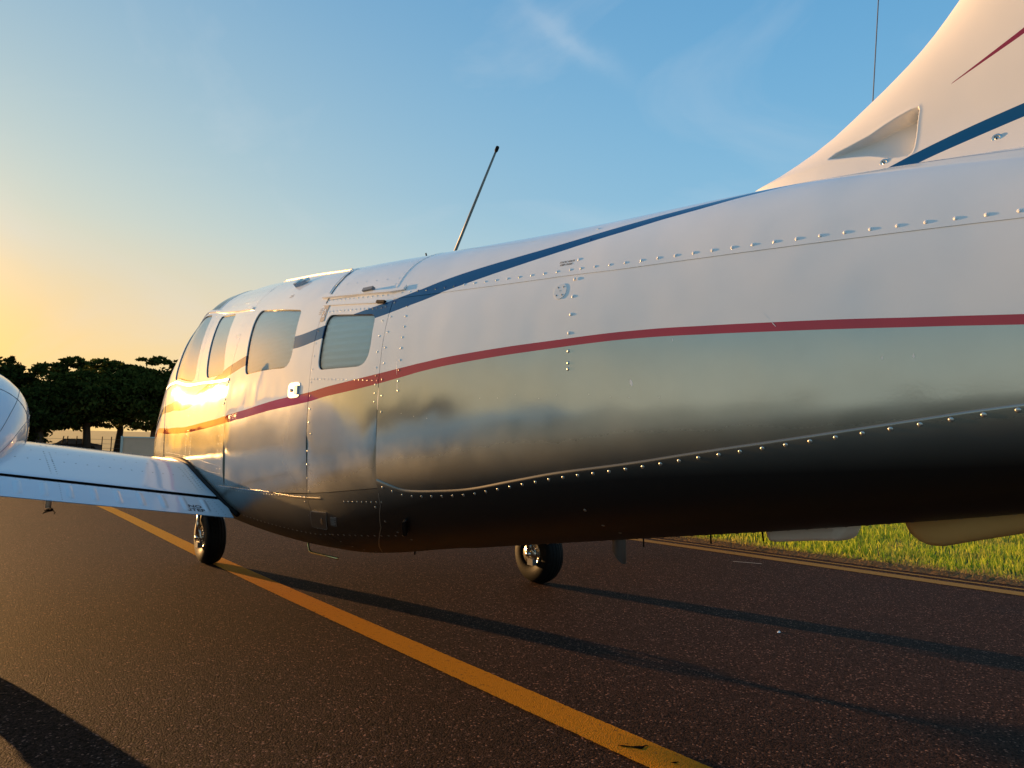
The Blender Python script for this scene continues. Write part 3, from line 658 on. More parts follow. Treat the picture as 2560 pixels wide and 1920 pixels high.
def rquad(c, r, n=8):
    # rounded quadrilateral in (u, s); c = 4 corners
    c = [np.array(p, float) for p in c]; out = []
    for i in range(4):
        p, a, b = c[i], c[i - 1], c[(i + 1) % 4]; rr = r[i] if isinstance(r, (list, tuple)) else r
        da = (a - p) / np.linalg.norm(a - p); db = (b - p) / np.linalg.norm(b - p)
        A_, B_ = p + da * rr, p + db * rr
        for k in range(n + 1):
            t = k / n; out.append((1 - t) ** 2 * A_ + 2 * t * (1 - t) * p + t * t * B_)
        # straight run to the next corner
        nx = c[(i + 1) % 4]; rn = r[(i + 1) % 4] if isinstance(r, (list, tuple)) else r
        E_ = nx + (p - nx) / np.linalg.norm(p - nx) * rn
        for k in range(1, 8): out.append(B_ + (E_ - B_) * k / 8)
    return np.array(out)
def hole_panel(name, outer, hole, sgn=1, K=10, parent=plane, **k):
    c = hole.mean(0); M = len(hole)
    O = np.array(outer, float); out = []
    for p in hole:
        d = p - c; best = 1e9
        for i in range(len(O)):
            a, b = O[i], O[(i + 1) % len(O)]; e = b - a
            den = d[0] * e[1] - d[1] * e[0]
            if abs(den) < 1e-12: continue
            t = ((a[0] - c[0]) * e[1] - (a[1] - c[1]) * e[0]) / den; q = ((a[0] - c[0]) * d[1] - (a[1] - c[1]) * d[0]) / den
            if t > 0 and -1e-6 <= q <= 1 + 1e-6: best = min(best, t)
        out.append(c + d * best)
    out = np.array(out)
    for cr_ in O:                      # snap the nearest ray to every corner
        i = np.argmin(np.linalg.norm(out - cr_, axis=1)); out[i] = cr_
    w = np.linspace(0, 1, K + 1)[:, None, None]
    G = out[None] * (1 - w) + hole[None] * w            # K+1, M, 2
    G = np.concatenate([G, G[:, :1]], 1)
    U, Sg = G[..., 0], G[..., 1] * sgn
    return finish_panel(name, U, Sg, 0.0, parent=parent, **k)
def window(corners, r, sgn=1, pleat=None, glass=None, name='window', label=None, blind=True):
    H = rquad([(u, t2s(t)) for u, t in corners], r); c = H.mean(0); M = len(H)
    # inner wall and rubber seal
    Hc = np.concatenate([H, H[:1]]); U, Sg = Hc[:, 0], Hc[:, 1] * sgn
    V = []; F = []
    rings = [(1.002, -.0005), (.998, -.008), (.968, -.008)]
    for sc, of in rings:
        q = c + (Hc - c) * sc; V.append(SP(q[:, 0], q[:, 1] * sgn, of))
    n = M + 1; V = np.concatenate(V); F = grid_faces(3, n)
    w = add(name, V, F, M_black, label=label)
    ks = np.linspace(0, 1, 8)
    G = c + (Hc[None] - c) * (.985 * ks[:, None, None])
    PP = SP(G[..., 0], G[..., 1] * sgn, -.006); NN = SN(G[..., 0], G[..., 1] * sgn)
    c1 = np.cross(PP[5, 3] - PP[4, 3], PP[4, 4] - PP[4, 3])
    mesh_obj('pane', PP.reshape(-1, 3), grid_faces(8, n, c1 @ NN[4, 3] < 0), glass or M_glass, w)
    if blind:
        u0, u1 = H[:, 0].min() - .05, H[:, 0].max() + .05; s0, s1 = H[:, 1].min() - .05, H[:, 1].max() + .05
        per, amp = pleat or (.03, .0)
        ns = int((s1 - s0) / per * 6) + 1; ss = np.linspace(s0, s1, ns); uu = np.linspace(u0, u1, 14)
        ph = (ss / per) % 1; z = -.0095 - amp * np.abs(2 * ph - 1) * 2
        U, Sg = np.meshgrid(uu, ss, indexing='ij'); P = SP(U, Sg * sgn, np.repeat(z[None], 14, 0))
        mesh_obj('blind', P.reshape(-1, 3), grid_faces(14, ns), M_blind, w, smooth=False)
    return H, w

# dark inner shell, seen only through the joints
uu = np.linspace(-2.1, 6.95, 150); sv = np.linspace(-SMAX, SMAX, 90)
U, Sg = np.meshgrid(uu, sv, indexing='ij')
add('inner_structure', SP(U, Sg, -.06).reshape(-1, 3), grid_faces(150, 90), M_dark)

fSU = lambda k: (lambda u: k * cv(SU, u)); g_ = .0016
T = lambda t: float(t2s(t))
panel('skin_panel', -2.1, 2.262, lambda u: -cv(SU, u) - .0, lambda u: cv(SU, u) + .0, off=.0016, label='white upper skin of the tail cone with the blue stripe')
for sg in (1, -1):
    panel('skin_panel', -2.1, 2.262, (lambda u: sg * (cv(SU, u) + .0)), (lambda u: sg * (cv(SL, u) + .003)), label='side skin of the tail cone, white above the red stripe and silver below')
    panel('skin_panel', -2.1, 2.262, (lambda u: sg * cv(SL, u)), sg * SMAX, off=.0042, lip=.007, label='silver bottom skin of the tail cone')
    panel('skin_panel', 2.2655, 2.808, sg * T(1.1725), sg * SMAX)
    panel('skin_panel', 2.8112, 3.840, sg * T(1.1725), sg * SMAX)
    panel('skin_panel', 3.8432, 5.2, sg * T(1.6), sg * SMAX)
panel('roof_panel', 2.2655, 2.799, -T(.601), T(.601))
panel('roof_panel', 2.8022, 3.839, -T(.333), T(.333))
panel('roof_panel', 3.8422, 4.85, lambda u: -t2s(np.interp(u, [3.842, 4.85], [.5225, .421])), lambda u: t2s(np.interp(u, [3.842, 4.85], [.5225, .421])))
panel('windscreen', 4.853, 5.40, lambda u: -t2s(np.interp(u, [4.853, 5.4], [.421, .40])), lambda u: t2s(np.interp(u, [4.853, 5.4], [.421, .40])), mat=M_glass_dark)
W1 = [(3.715, .550), (3.035, .636), (2.998, .873), (3.600, .850)]
W2 = [(2.740, .685), (2.350, .710), (2.337, .884), (2.738, .886)]
WA = [(4.665, .470), (4.24, .500), (3.965, .812), (4.355, .790)]
WB = [(5.20, .452), (4.885, .443), (4.612, .780), (5.17, .782)]
for sg in (1, -1):
    H, w_ = window(W2, [.05, .035, .09, .045], sg, pleat=(.028, .0026), label='rearmost cabin window with a pleated blind behind it' if sg > 0 else None)
    hole_panel('cargo_door', [(2.7985, T(.604)), (2.2655, T(.604)), (2.2655, T(1.169)), (2.7985, T(1.169))], H, sg)
    H, w_ = window(W1, [.09, .03, .11, .04], sg, pleat=(.020, .0010), label='window in the cabin door with a faint pleated blind' if sg > 0 else None)
    hole_panel('cabin_door', [(3.838, T(.336)), (2.8022, T(.336)), (2.8022, T(1.169)), (3.838, T(1.169))], H, sg, K=16)
    H, w_ = window(WA, [.05, .05, .08, .06], sg, label='narrow cockpit window just ahead of the cabin door' if sg > 0 else None)
    hole_panel('skin_panel', [(4.80, T(.426)), (3.8422, T(.5225))] + [(u_, T(sillt(u_)) - .0005) for u_ in np.linspace(3.8422, 4.54, 7)], H, sg)
    H, w_ = window(WB, [.05, .05, .08, .06], sg, label='foremost cockpit side window against the sky' if sg > 0 else None)
    hole_panel('skin_panel', [(5.33, T(.402)), (4.80, T(.426))] + [(u_, T(sillt(u_)) - .0005) for u_ in np.linspace(4.54, 5.40, 7)], H, sg)
    # cockpit side below the sill, front edge sloping back
    n, m = 46, 40
    a = np.linspace(0, 1, n)[:, None]; b = np.linspace(0, 1, m)[None]
    tl = np.interp(b[0], [0, .25, .5, 1], [5.39, 5.27, 5.21, 5.2])[None]
    U = 3.8422 + a * (tl - 3.8422); s0 = t2s(np.interp(U, [p[0] for p in SILL], [p[1] for p in SILL])); Sg = s0 + b * (T(1.6) - s0)
    finish_panel('skin_panel', U, Sg * sg, 0.0, label='silver and white cockpit side skin below the window sill' if sg > 0 else None)
    # nose cowl
    n, m = 50, 50
    a = np.linspace(0, 1, n)[:, None]; sgrid = np.linspace(0, SMAX, m)[None]
    tb = s2t(sgrid); st = np.interp(tb, [0, .4, .79, .93, 1.05, 1.6, 2], [5.402, 5.402, 5.396, 5.29, 5.222, 5.205, 5.205])
    U = st + a * (7.05 - st); Sg = np.repeat(sgrid, n, 0)
    finish_panel('nose_cowl', U, Sg * sg, .002)
mb = MB(); P = SP(np.full(40, 7.045), np.concatenate([np.linspace(0, SMAX, 20), -np.linspace(0, SMAX, 20)[::-1]]), 0)
add('nose_cap', [tuple(p) for p in P] + [(0, 7.08, .87)], [(i, (i + 1) % 40, 40) for i in range(40)], M_white)

# raised strips that follow the body surface
def surf_strip(name, pts, w, h, mat, n=40, both=True, **k):
    pts = np.array([(u, t2s(t)) for u, t in pts]); q = np.linspace(0, 1, n); kq = np.linspace(0, 1, len(pts))
    u = np.interp(q, kq, pts[:, 0]); s = np.interp(q, kq, pts[:, 1])
    du, ds = np.gradient(u), np.gradient(s); l = np.hypot(du, ds); nx, ny = -ds / l, du / l
    V = []
    for a, b in ((-.5, 0.0), (-.42, 1), (.42, 1), (.5, 0.0)): V.append(SP(u + nx * w * a, s + ny * w * a, np.full(n, h * b + (-.001 if b == 0 else 0))))
    V = np.stack(V, 1).reshape(-1, 3); F = grid_faces(n, 4) + [(0, 1, 2, 3), ((n - 1) * 4 + 3, (n - 1) * 4 + 2, (n - 1) * 4 + 1, (n - 1) * 4)]
    return add(name, V, F, mat, smooth=False, **k)
surf_strip('sill_moulding', [(u_, sillt(u_)) for u_ in np.linspace(3.85, 5.38, 12)], .012, .006, M_white)
surf_strip('drip_rail', [(3.85, .5225), (4.4, .466), (4.85, .421), (5.32, .402)], .012, .008, M_white)
surf_strip('drip_rail', [(2.856,.580),(2.533,.595),(2.294,.606),(2.213,.604)], .014, .010, M_white, label='pale drip rail above the rearmost window')
surf_strip('door_hinge', [(3.955, .232), (2.888, .312)], .026, .0035, M_white, label='long roof hinge of the cabin door catching warm light')
surf_strip('door_hinge_pin', [(3.955, .226), (2.888, .306)], .006, .007, M_steel)
surf_strip('door_hinge', [(2.812, .630), (2.55, .645), (2.34, .657)], .009, .005, M_white, label='piano hinge above the rearmost window')
surf_strip('hinge_pin', [(2.365, .655), (2.31, .660)], .012, .010, M_black)
surf_strip('seam_strip', [(2.845, .30), (2.845, .42), (2.83, .553)], .010, .0022, M_white)
surf_strip('seam_strip', [(2.30, .05), (2.285, .3), (2.285, .45), (2.283, .585)], .010, .0022, M_white)
surf_strip('seam_strip', [(4.87, .1), (4.87, .25), (4.84, .425)], .010, .002, M_white)
surf_strip('door_edge_trim', [(2.84, .345), (2.806, .45), (2.803, .62)], .006, .002, M_grey)
surf_strip('seam_strip', [(3.94, 1.168), (3.3, 1.168), (2.69, 1.203)], .005, .0022, M_steel)
surf_strip('seam_strip', [(2.268, 1.20), (2.285, 1.28), (2.379, 1.453), (2.777, 1.818)], .003, .0012, M_rivet)
# small fittings on the roof and sides
def on_surf(u, t, off=0.0):
    P = SP(np.array([u]), np.array([float(t2s(t))]), off)[0]; n = SN(np.array([u]), np.array([float(t2s(t))]))[0]
    a = np.array([0, -1., 0]); a -= n * (a @ n); a /= np.linalg.norm(a); b = np.cross(n, a)    # a: to the right in the photo, b: up
    return P, n, a, b
def surf_box(mb, u, t, half, off, rot=0.0):
    P, n, a, b = on_surf(u, t, off); c_, s_ = math.cos(rot), math.sin(rot)
    mb.box(P, half, [a * c_ + b * s_, -a * s_ + b * c_, n])
mb = MB(); surf_box(mb, 3.30, .404, [.045, .013, .008], .009, .3); surf_box(mb, 3.335, .407, [.018, .02, .012], .010, .1)
mb.obj('door_latch', M_steel, plane, False, label='small metal latch on the roof edge of the cabin door')
mb = MB(); surf_box(mb, 2.46, .585, [.035, .007, .007], .012, .0); mb.obj('rail_end_fitting', M_grey, plane, False)
mb = MB(); surf_box(mb, 2.222, .598, [.012, .009, .003], .006, .2); mb.obj('rail_end_plate', M_white, plane, False)
# door handle: rounded dish, paddle and bolt
def surf_disc(name, u, t, ru, rs, off, mat, parent=plane, n=28, power=2.0, dome=0.0, thick=.0, rot=0.0, **k):
    P, nn, a, b = on_surf(u, t, off); V = [P + nn * dome]; R = 5
    for j in range(1, R + 1):
        for i in range(n):
            q = 2 * math.pi * i / n; x = ru * np.sign(math.cos(q)) * abs(math.cos(q)) ** (2 / power) * j / R; y = rs * np.sign(math.sin(q)) * abs(math.sin(q)) ** (2 / power) * j / R
            x, y = x * math.cos(rot) - y * math.sin(rot), x * math.sin(rot) + y * math.cos(rot)
            V.append(P + a * x + b * y + nn * dome * (1 - (j / R) ** 2))
    F = [(0, 1 + i, 1 + (i + 1) % n) for i in range(n)]
    for j in range(R - 1):
        for i in range(n): F.append((1 + j * n + i, 1 + (j + 1) * n + i, 1 + (j + 1) * n + (i + 1) % n, 1 + j * n + (i + 1) % n))
    if thick:
        b0 = len(V); V += [V[1 + (R - 1) * n + i] for i in range(n)]; V += [V[b0 + i] - nn * thick for i in range(n)]
        F += [(b0 + i, b0 + n + i, b0 + n + (i + 1) % n, b0 + (i + 1) % n) for i in range(n)]
    return mesh_obj(name, V, F, mat, parent, False if thick else True, **k)
hd = surf_disc('door_handle', 2.945, .930, .062, .034, .0018, M_white, power=4, thick=.002, label='recessed lever handle of the cabin door')
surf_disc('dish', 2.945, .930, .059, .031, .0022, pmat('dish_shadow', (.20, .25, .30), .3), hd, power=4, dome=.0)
mb = MB(); surf_box(mb, 2.915, .930, [.015, .019, .003], .0050, .0); mb.obj('paddle', M_white, hd, False)
mb = MB(); P, nn, a, b = on_surf(2.975, .930, 0); mb.lathe([(.0, .007), (.007, .0065), (.008, .002)], P, nn, 14); mb.obj('bolt', M_steel, hd)
# static port with its holes and screws
sp = surf_disc('static_port', 1.450, .724, .0225, .0235, .0012, pmat('port_alloy', (.74, .78, .78), .3), thick=.003, n=36, label='round pale static port plate below the blue stripe')
P, nn, a, b = on_surf(1.450, .724, .0014)
for (x, y) in ((-.010, .012), (.010, .012), (-.012, -.012), (.009, -.012)):
    mb = MB(); mb.lathe([(0, .0004), (.0022, .0004), (.0026, 0)], P + a * x + b * y, nn, 12); mb.obj('screw', M_grey, sp)
for (x, y) in ((-.002, .002), (.002, .002), (0, -.002)):
    mb = MB(); mb.lathe([(0, .0003), (.0008, .0003), (.0009, 0)], P + a * x + b * y, nn, 8); mb.obj('vent_hole', M_black, sp)
# access door, placard, fresh air vent: outlines laid on the curved skin
def surf_poly(name, P2, off, mat, parent=plane, base=0.0, rings=4, **k):
    c = P2.mean(0); n = len(P2); ks = np.linspace(0, 1, rings + 1)[1:]
    G = c + (P2[None] - c) * ks[:, None, None]; V = [SP(np.array([c[0]]), np.array([c[1]]), off)[0]] + list(SP(G[..., 0], G[..., 1], off).reshape(-1, 3))
    F = [(0, 1 + i, 1 + (i + 1) % n) for i in range(n)]
    for j in range(rings - 1):
        for i in range(n): F.append((1 + j * n + i, 1 + (j + 1) * n + i, 1 + (j + 1) * n + (i + 1) % n, 1 + j * n + (i + 1) % n))
    lo = SP(P2[:, 0], P2[:, 1], base); b0 = len(V); V += [V[1 + (rings - 1) * n + i] for i in range(n)] + list(lo)
    F += [(b0 + i, b0 + n + i, b0 + n + (i + 1) % n, b0 + (i + 1) % n) for i in range(n)]
    return mesh_obj(name, V, F, mat, parent, False, **k)
def surf_ring(name, P2, w, off, mat, parent):
    c = P2.mean(0); n = len(P2); d = np.linalg.norm(P2 - c, axis=1, keepdims=True); q = c + (P2 - c) * (1 - w / d)
    V = np.stack([SP(P2[:, 0], P2[:, 1], off), SP(q[:, 0], q[:, 1], off)], 1).reshape(-1, 3)
    return mesh_obj(name, V, [(2 * i, 2 * i + 1, (2 * i + 3) % (2 * n), (2 * i + 2) % (2 * n)) for i in range(n)], mat, parent, False)
def quad_at(C4, x, y):      # bilinear position inside a (u, s) quadrilateral
    C4 = np.array(C4); return (C4[0] * (1 - x) + C4[1] * x) * (1 - y) + (C4[3] * (1 - x) + C4[2] * x) * y
BOFF = .0008
Cq = [(u_, T(t_)) for u_, t_ in ((2.812, 1.278), (2.683, 1.298), (2.773, 1.437), (2.886, 1.403))]
AP = rquad(Cq, .012)
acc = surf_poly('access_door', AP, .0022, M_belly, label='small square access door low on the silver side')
surf_ring('edge_bead', AP, .0022, .0027, M_lightprint, acc)
c_ = quad_at(Cq, .70, .50); e1 = (np.array(Cq[1]) - Cq[0]); e1 /= np.linalg.norm(e1); e2 = (np.array(Cq[3]) - Cq[0]); e2 /= np.linalg.norm(e2)
LP = np.array([c_ + e1 * .009 * math.cos(q) + e2 * .021 * math.sin(q) for q in np.linspace(0, 2 * math.pi, 22, endpoint=False)])
surf_poly('latch', LP, .0036, M_steel, acc, .002)
surf_ring('latch_rim', c_ + (LP - c_) * .75, .002, .0040, M_grey, acc)
Cp = [(u_, T(t_)) for u_, t_ in ((2.673, 1.332), (2.627, 1.338), (2.675, 1.412), (2.717, 1.403))]
PPq = rquad(Cp, .003)
pl = surf_poly('placard', PPq, .0012, pmat('placard_grey', (.06, .06, .058), .5), label='grey instruction placard beside the access door')
surf_ring('placard_border', PPq, .0016, .0015, M_lightprint, pl)
V = []; F = []
for i in range(9):
    y0 = .10 + .092 * i; x1 = .90 if i % 3 != 2 else .62; b_ = len(V)
    for (x, y) in ((.12, y0), (x1, y0), (x1, y0 + .035), (.12, y0 + .035)):
        p2 = quad_at(Cp, x, y); V.append(SP(p2[:1], p2[1:], .0016)[0])
    F.append((b_, b_ + 1, b_ + 2, b_ + 3))
mesh_obj('printed_lines', V, F, M_lightprint, pl, False)
c_ = np.array([2.222, T(1.452)]); ev = np.array([(2.169 - 2.282) / 2, (T(1.367) - T(1.542)) / 2]); eh = np.array([(2.191 - 2.239) / 2, (T(1.450) - T(1.436)) / 2])
VP = np.array([c_ + eh * math.cos(q) + ev * math.sin(q) for q in np.linspace(0, 2 * math.pi, 40, endpoint=False)])
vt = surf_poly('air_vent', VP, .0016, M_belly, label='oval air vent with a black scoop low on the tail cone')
surf_ring('flange_bead', VP, .0022, .0022, M_lightprint, vt)
SPq = rquad([c_ + ev * .72 - eh * .28, c_ + ev * .72 + eh * .42, c_ - ev * .70 + eh * .42, c_ - ev * .70 - eh * .28], .004)
surf_poly('scoop', SPq, .020, M_black, vt, .001)
for x, y in ((-.85, 0), (.85, 0), (0, -.88), (0, .88)):
    p2 = c_ + eh * x + ev * y; P = SP(p2[:1], p2[1:], .0016)[0]; nn = SN(p2[:1], p2[1:])[0]
    mb = MB(); mb.lathe([(0, .002), (.0032, .0012), (.0038, 0)], P, nn, 8); mb.obj('screw', M_steel, vt)

# lettering laid on the skin
def text_verts(txt, size, bold=False, shear=0.0, align='CENTER', spacing=1.0):
    c = bpy.data.curves.new('lettering', 'FONT'); c.body = txt; c.size = size; c.align_x = align; c.align_y = 'CENTER'; c.shear = shear; c.offset = size * .02 if bold else 0
    c.resolution_u = 3; c.space_line = spacing
    o = bpy.data.objects.new('lettering', c); col.objects.link(o)
    bpy.context.view_layer.update(); me = bpy.data.meshes.new_from_object(o.evaluated_get(bpy.context.evaluated_depsgraph_get()))
    V = [tuple(v.co) for v in me.vertices]; F = [tuple(p.vertices) for p in me.polygons]
    bpy.data.objects.remove(o); bpy.data.curves.remove(c); bpy.data.meshes.remove(me)
    return V, F
def surf_text(name, txt, u, t, size, mat, rot=0.0, off=.0018, **k):
    V, F = text_verts(txt, size, True, k.pop('shear', 0), spacing=k.pop('spacing', 1.0)); P, nn, a, b = on_surf(u, t, off); c_, s_ = math.cos(rot), math.sin(rot)
    return add(name, [P + a * (x * c_ - y * s_) + b * (x * s_ + y * c_) for x, y, z in V], F, mat, smooth=False, **k)
surf_text('warning_label', 'STATIC VENTS\nKEEP CLEAR', 1.455, .602, .0085, M_print, rot=0.0, shear=.25, spacing=1.15, off=.0022, label='small black lettering STATIC VENTS KEEP CLEAR')
nb_ = surf_disc('number_decal', 2.777, .677, .019, .036, .0012, M_greyprint, power=12, rot=-.0, label='grey decal with a white figure 2 beside the rear window')
P, nn, a, b = on_surf(2.777, .677, .0020); V, F = text_verts('2', .052, True)
mesh_obj('figure', [P + a * x + b * y for x, y, z in V], F, M_white, nb_, False)
mb = MB()
for i in range(4): mb.box(on_surf(2.82, .667, .0012)[0] + b * (.016 - i * .008), [.012, .0009, .0002], [a, b, nn])
mb.obj('fine_print', M_greyprint, plane, False)
mb = MB(); P, nn, a, b = on_surf(3.278, .520, .0012)
for i in range(2):
    for j in range(3): mb.box(P + b * (.006 - i * .010) + a * (-.016 + j * .015), [.0055, .0016, .0002], [a, b, nn])
mb.obj('fine_print', M_greyprint, plane, False)
# scratches and a paint chip
mb = MB()
M_scratch = pmat('bare_scratch', (.85, .85, .82), .4)
def scratch(pts, w):
    for (u0, t0), (u1, t1) in zip(pts[:-1], pts[1:]):
        p, q = np.array([u0, T(t0)]), np.array([u1, T(t1)]); d = (q - p) / np.linalg.norm(q - p); nrm2 = np.array([-d[1], d[0]]) * w / 2
        ks = np.linspace(0, 1, 6); L_ = [p + (q - p) * k + nrm2 * math.sin(math.pi * min(max(k, .12), .88)) for k in ks] + [p + (q - p) * k - nrm2 * math.sin(math.pi * min(max(k, .12), .88)) for k in ks[::-1]]
        surf_poly('scratch', np.array(L_), .00015, M_scratch, rings=1)
scratch([(.858, .866), (.843, .882)], .0010); scratch([(.840, .885), (.829, .897)], .0016); scratch([(2.17, .86), (2.158, .91)], .0014); scratch([(2.152, .925), (2.150, .943)], .0018)
scratch([(2.263, .935), (2.263, .972)], .003); scratch([(1.197, .962), (1.191, .971)], .007); scratch([(.62, .962), (.62, .966)], .0022); scratch([(.565, .963), (.565, .968)], .003); scratch([(1.08, .899), (1.079, .905)], .0016)

# ------------------------------------------------------------------ rivets
def dome_mesh(name, mat, hgt=.36, n=9):
    prof = [(1.0, 0), (.86, .5), (.5, .86), (0, 1.0)]; V = []; F = []
    for (r, h) in prof[:-1]:
        for i in range(n): V.append((r * math.cos(2 * math.pi * i / n), r * math.sin(2 * math.pi * i / n), h * hgt))
    V.append((0, 0, hgt)); m_ = len(prof) - 1
    for j in range(m_ - 1):
        for i in range(n): F.append((j * n + i, j * n + (i + 1) % n, (j + 1) * n + (i + 1) % n, (j + 1) * n + i))
    for i in range(n): F.append(((m_ - 1) * n + i, (m_ - 1) * n + (i + 1) % n, m_ * n))
    me = bpy.data.meshes.new(name); me.from_pydata(V, [], F); me.materials.append(mat); me.polygons.foreach_set('use_smooth', [True] * len(me.polygons)); me.update()
    return me, np.array(V), F
doms = {k: dome_mesh('rivet', m) for k, m in (('w', M_white), ('s', M_rivet), ('r', M_red), ('b', M_blue), ('g', M_grey))}
RIV = []      # (distance, point, normal, radius, colour)
def colour_at(u, s):
    p = paint(np.array([u]), np.array([s])); a = {k: float(v[0]) for k, v in p.items()}
    if a['blue_up'] > 0 and a['blue_lo'] < 0: return 'b'
    if a['red_lo'] > 0: return 's'
    if a['red_up'] > 0: return 'r'
    return 'w'
def riv(u, t, r=.0046, off=.0, c=None):
    s = float(t2s(t)); P = SP(np.array([u]), np.array([s]), off)[0]; n = SN(np.array([u]), np.array([s]))[0]
    RIV.append((float(np.linalg.norm(P - np.array(CAM))), P, n, r, c or colour_at(u, s)))
def riv_line(u0, t0, u1, t1, step, r=.0042, **k):
    A_, B_ = SP(np.array([u0, u1]), t2s(np.array([t0, t1])), 0); L2 = np.linalg.norm(B_ - A_); n = max(1, int(round(L2 / step)))
    s0, s1 = t2s(t0), t2s(t1)
    for i in range(n + 1): q = i / n; riv(u0 + (u1 - u0) * q + rng.normal(0, .0006), float(s2t(s0 + (s1 - s0) * q)), r, **k)
u = -.10
while u < 2.235:
    jit = -.012 if abs(u - 1.40) < .02 else 0
    riv(u, float(s2t(cv(SU, u) - .022)), .0046 if u < 1.2 else .0042, .0016); u += .0498 + jit
u = -.05
while u < 2.24:
    riv(u, float(s2t(cv(SL, u) + .024)), .0048, .0042); u += .0507
for (uu_, t_) in [(1.413, .593), (1.406, .684), (1.401, .750), (1.399, .808), (1.400, .859), (1.397, .901), (1.396, .925), (1.396, .936), (1.41, .47), (1.42, .37)]: riv(uu_, t_, .0052, .0016 if t_ < .69 else 0)
for (uu_, t_) in [(2.162,.689),(2.156,.733),(2.151,.773),(2.151,.809),(2.148,.842),(2.147,.875),(2.148,.900),(2.147,.924),(2.145,.943)]: riv(uu_, t_, .0046)
for t_ in (1.42, 1.58, 1.70): riv(1.402, t_, .0052, .0042)
for uu_, t_ in [(1.733,.967),(1.659,.969),(1.588,.967),(1.498,.975),(1.435,.973),(1.325,.976),(1.257,.981),(1.200,.983),(1.114,.985),(1.98,.985),(2.05,.982),(2.12,.978)]: riv(uu_, t_, .0065, -.0022)
z2 = lambda L: L
riv_line(2.248, .665, 2.240, .975, .060); riv_line(2.298, .680, 2.290, .89, .060); riv_line(2.285, .91, 2.285, .96, .03)
riv_line(2.79, .907, 2.275, .920, .031); riv_line(2.80, .669, 2.325, .683, .032); riv_line(2.79, .606, 2.32, .622, .036)
riv_line(2.785, .70, 2.782, .985, .052); riv_line(2.785, 1.005, 2.785, 1.16, .055)
riv_line(2.79, .50, 2.31, .52, .075, .003); riv_line(2.825, .34, 2.315, .36, .045, .003); riv_line(2.815, .36, 2.815, .56, .05, .003); riv_line(2.305, .40, 2.305, .56, .06, .003)
riv_line(3.93, 1.185, 2.83, 1.190, .034); riv_line(2.80, 1.20, 2.80, 1.8, .06); riv_line(2.84, 1.22, 2.84, 1.40, .08)
riv_line(3.73, 1.406, 2.84, 1.485, .045); riv_line(2.78, 1.490, 2.32, 1.56, .042, .0050); riv_line(2.32, 1.29, 2.32, 1.62, .060, .0050)
riv_line(2.515, 1.234, 2.21, 1.265, .032); riv(2.76, .995, .0036)
riv_line(2.03, .30, 1.30, .22, .2, .004)
riv_line(2.855, 1.31, 2.855, 1.42, .02, .002)
# cockpit: many small rivets, joined
CK = len(RIV)
for (a_, b_, c_, d_, st, r_) in [(3.88, .50, 5.05, .405, .028, .0022), (3.88, .465, 5.0, .372, .03, .0022), (3.9, .36, 4.9, .29, .03, .0022), (3.95, .415, 4.4, .385, .05, .002),
        (3.88, .50, 3.855, .83, .06, .0028), (3.925, .50, 3.90, .83, .06, .0028), (4.80, .46, 4.58, .78, .06, .0026), (4.765, .47, 4.545, .78, .09, .0026),
        (3.87, .853, 4.5, .812, .020, .0022), (4.5, .812, 5.3, .804, .020, .0022), (3.87, .866, 4.5, .824, .040, .0022), (4.5, .824, 5.28, .816, .040, .0022), (4.56, .85, 4.60, .97, .03, .0026), (4.42, .85, 4.53, .90, .022, .0026), (4.72, .84, 4.62, .90, .022, .0026),
        (4.51, .90, 4.51, 1.10, .022, .0026), (4.62, .90, 4.62, 1.10, .022, .0026), (3.875, .85, 3.885, 1.12, .05, .0028), (3.92, .85, 3.95, 1.12, .05, .0026),
        (3.90, 1.05, 5.15, 1.0, .018, .0024), (3.90, 1.09, 4.6, 1.07, .018, .0024), (4.5, 1.04, 4.64, 1.04, .02, .0026), (4.5, 1.06, 4.64, 1.06, .02, .0026),
        (5.42, .80, 5.24, .99, .022, .003), (5.46, .80, 5.28, .99, .03, .003), (5.52, .83, 5.34, 1.0, .04, .003), (5.24, .99, 5.22, 1.1, .022, .003), (5.28, .99, 5.26, 1.1, .03, .003)]:
    riv_line(a_, b_, c_, d_, st, r_)
for uu_, t_ in [(3.86, .85), (3.875, .858), (3.89, .868), (3.87, .90), (3.885, .91)]: riv(uu_, t_, .007, .002, 'g')
def place_rivets(lst, limit):
    order = sorted(range(len(lst)), key=lambda i: -lst[i][3] / lst[i][0]); single = set(order[:limit]); rest = {}
    for i, (d, P, n, r, c) in enumerate(lst):
        a = np.array([0, 1., 0]); a -= n * (a @ n); a /= np.linalg.norm(a); b = np.cross(n, a)
        if i in single:
            o = bpy.data.objects.new('rivet', doms[c][0]); col.objects.link(o); o.parent = plane
            q = Matrix(((a[0], b[0], n[0], 0), (a[1], b[1], n[1], 0), (a[2], b[2], n[2], 0), (0, 0, 0, 1)))
            o.matrix_basis = Matrix.Translation(Vector(P) - plane.location) @ q @ Matrix.Scale(r, 4)
        else: rest.setdefault(c, []).append((P, n, a, b, r))
    for c, L2 in rest.items():
        V0 = doms[c][1]; F0_ = doms[c][2]; V = []; F = []
        for P, n, a, b, r in L2:
            k0 = len(V); V += list(P + r * (V0[:, :1] * a + V0[:, 1:2] * b + V0[:, 2:] * n)); F += [tuple(i + k0 for i in f) for f in F0_]
        add('small_rivets', V, F, {'w': M_white, 's': M_rivet, 'r': M_red, 'b': M_blue, 'g': M_grey}[c], kind='stuff')

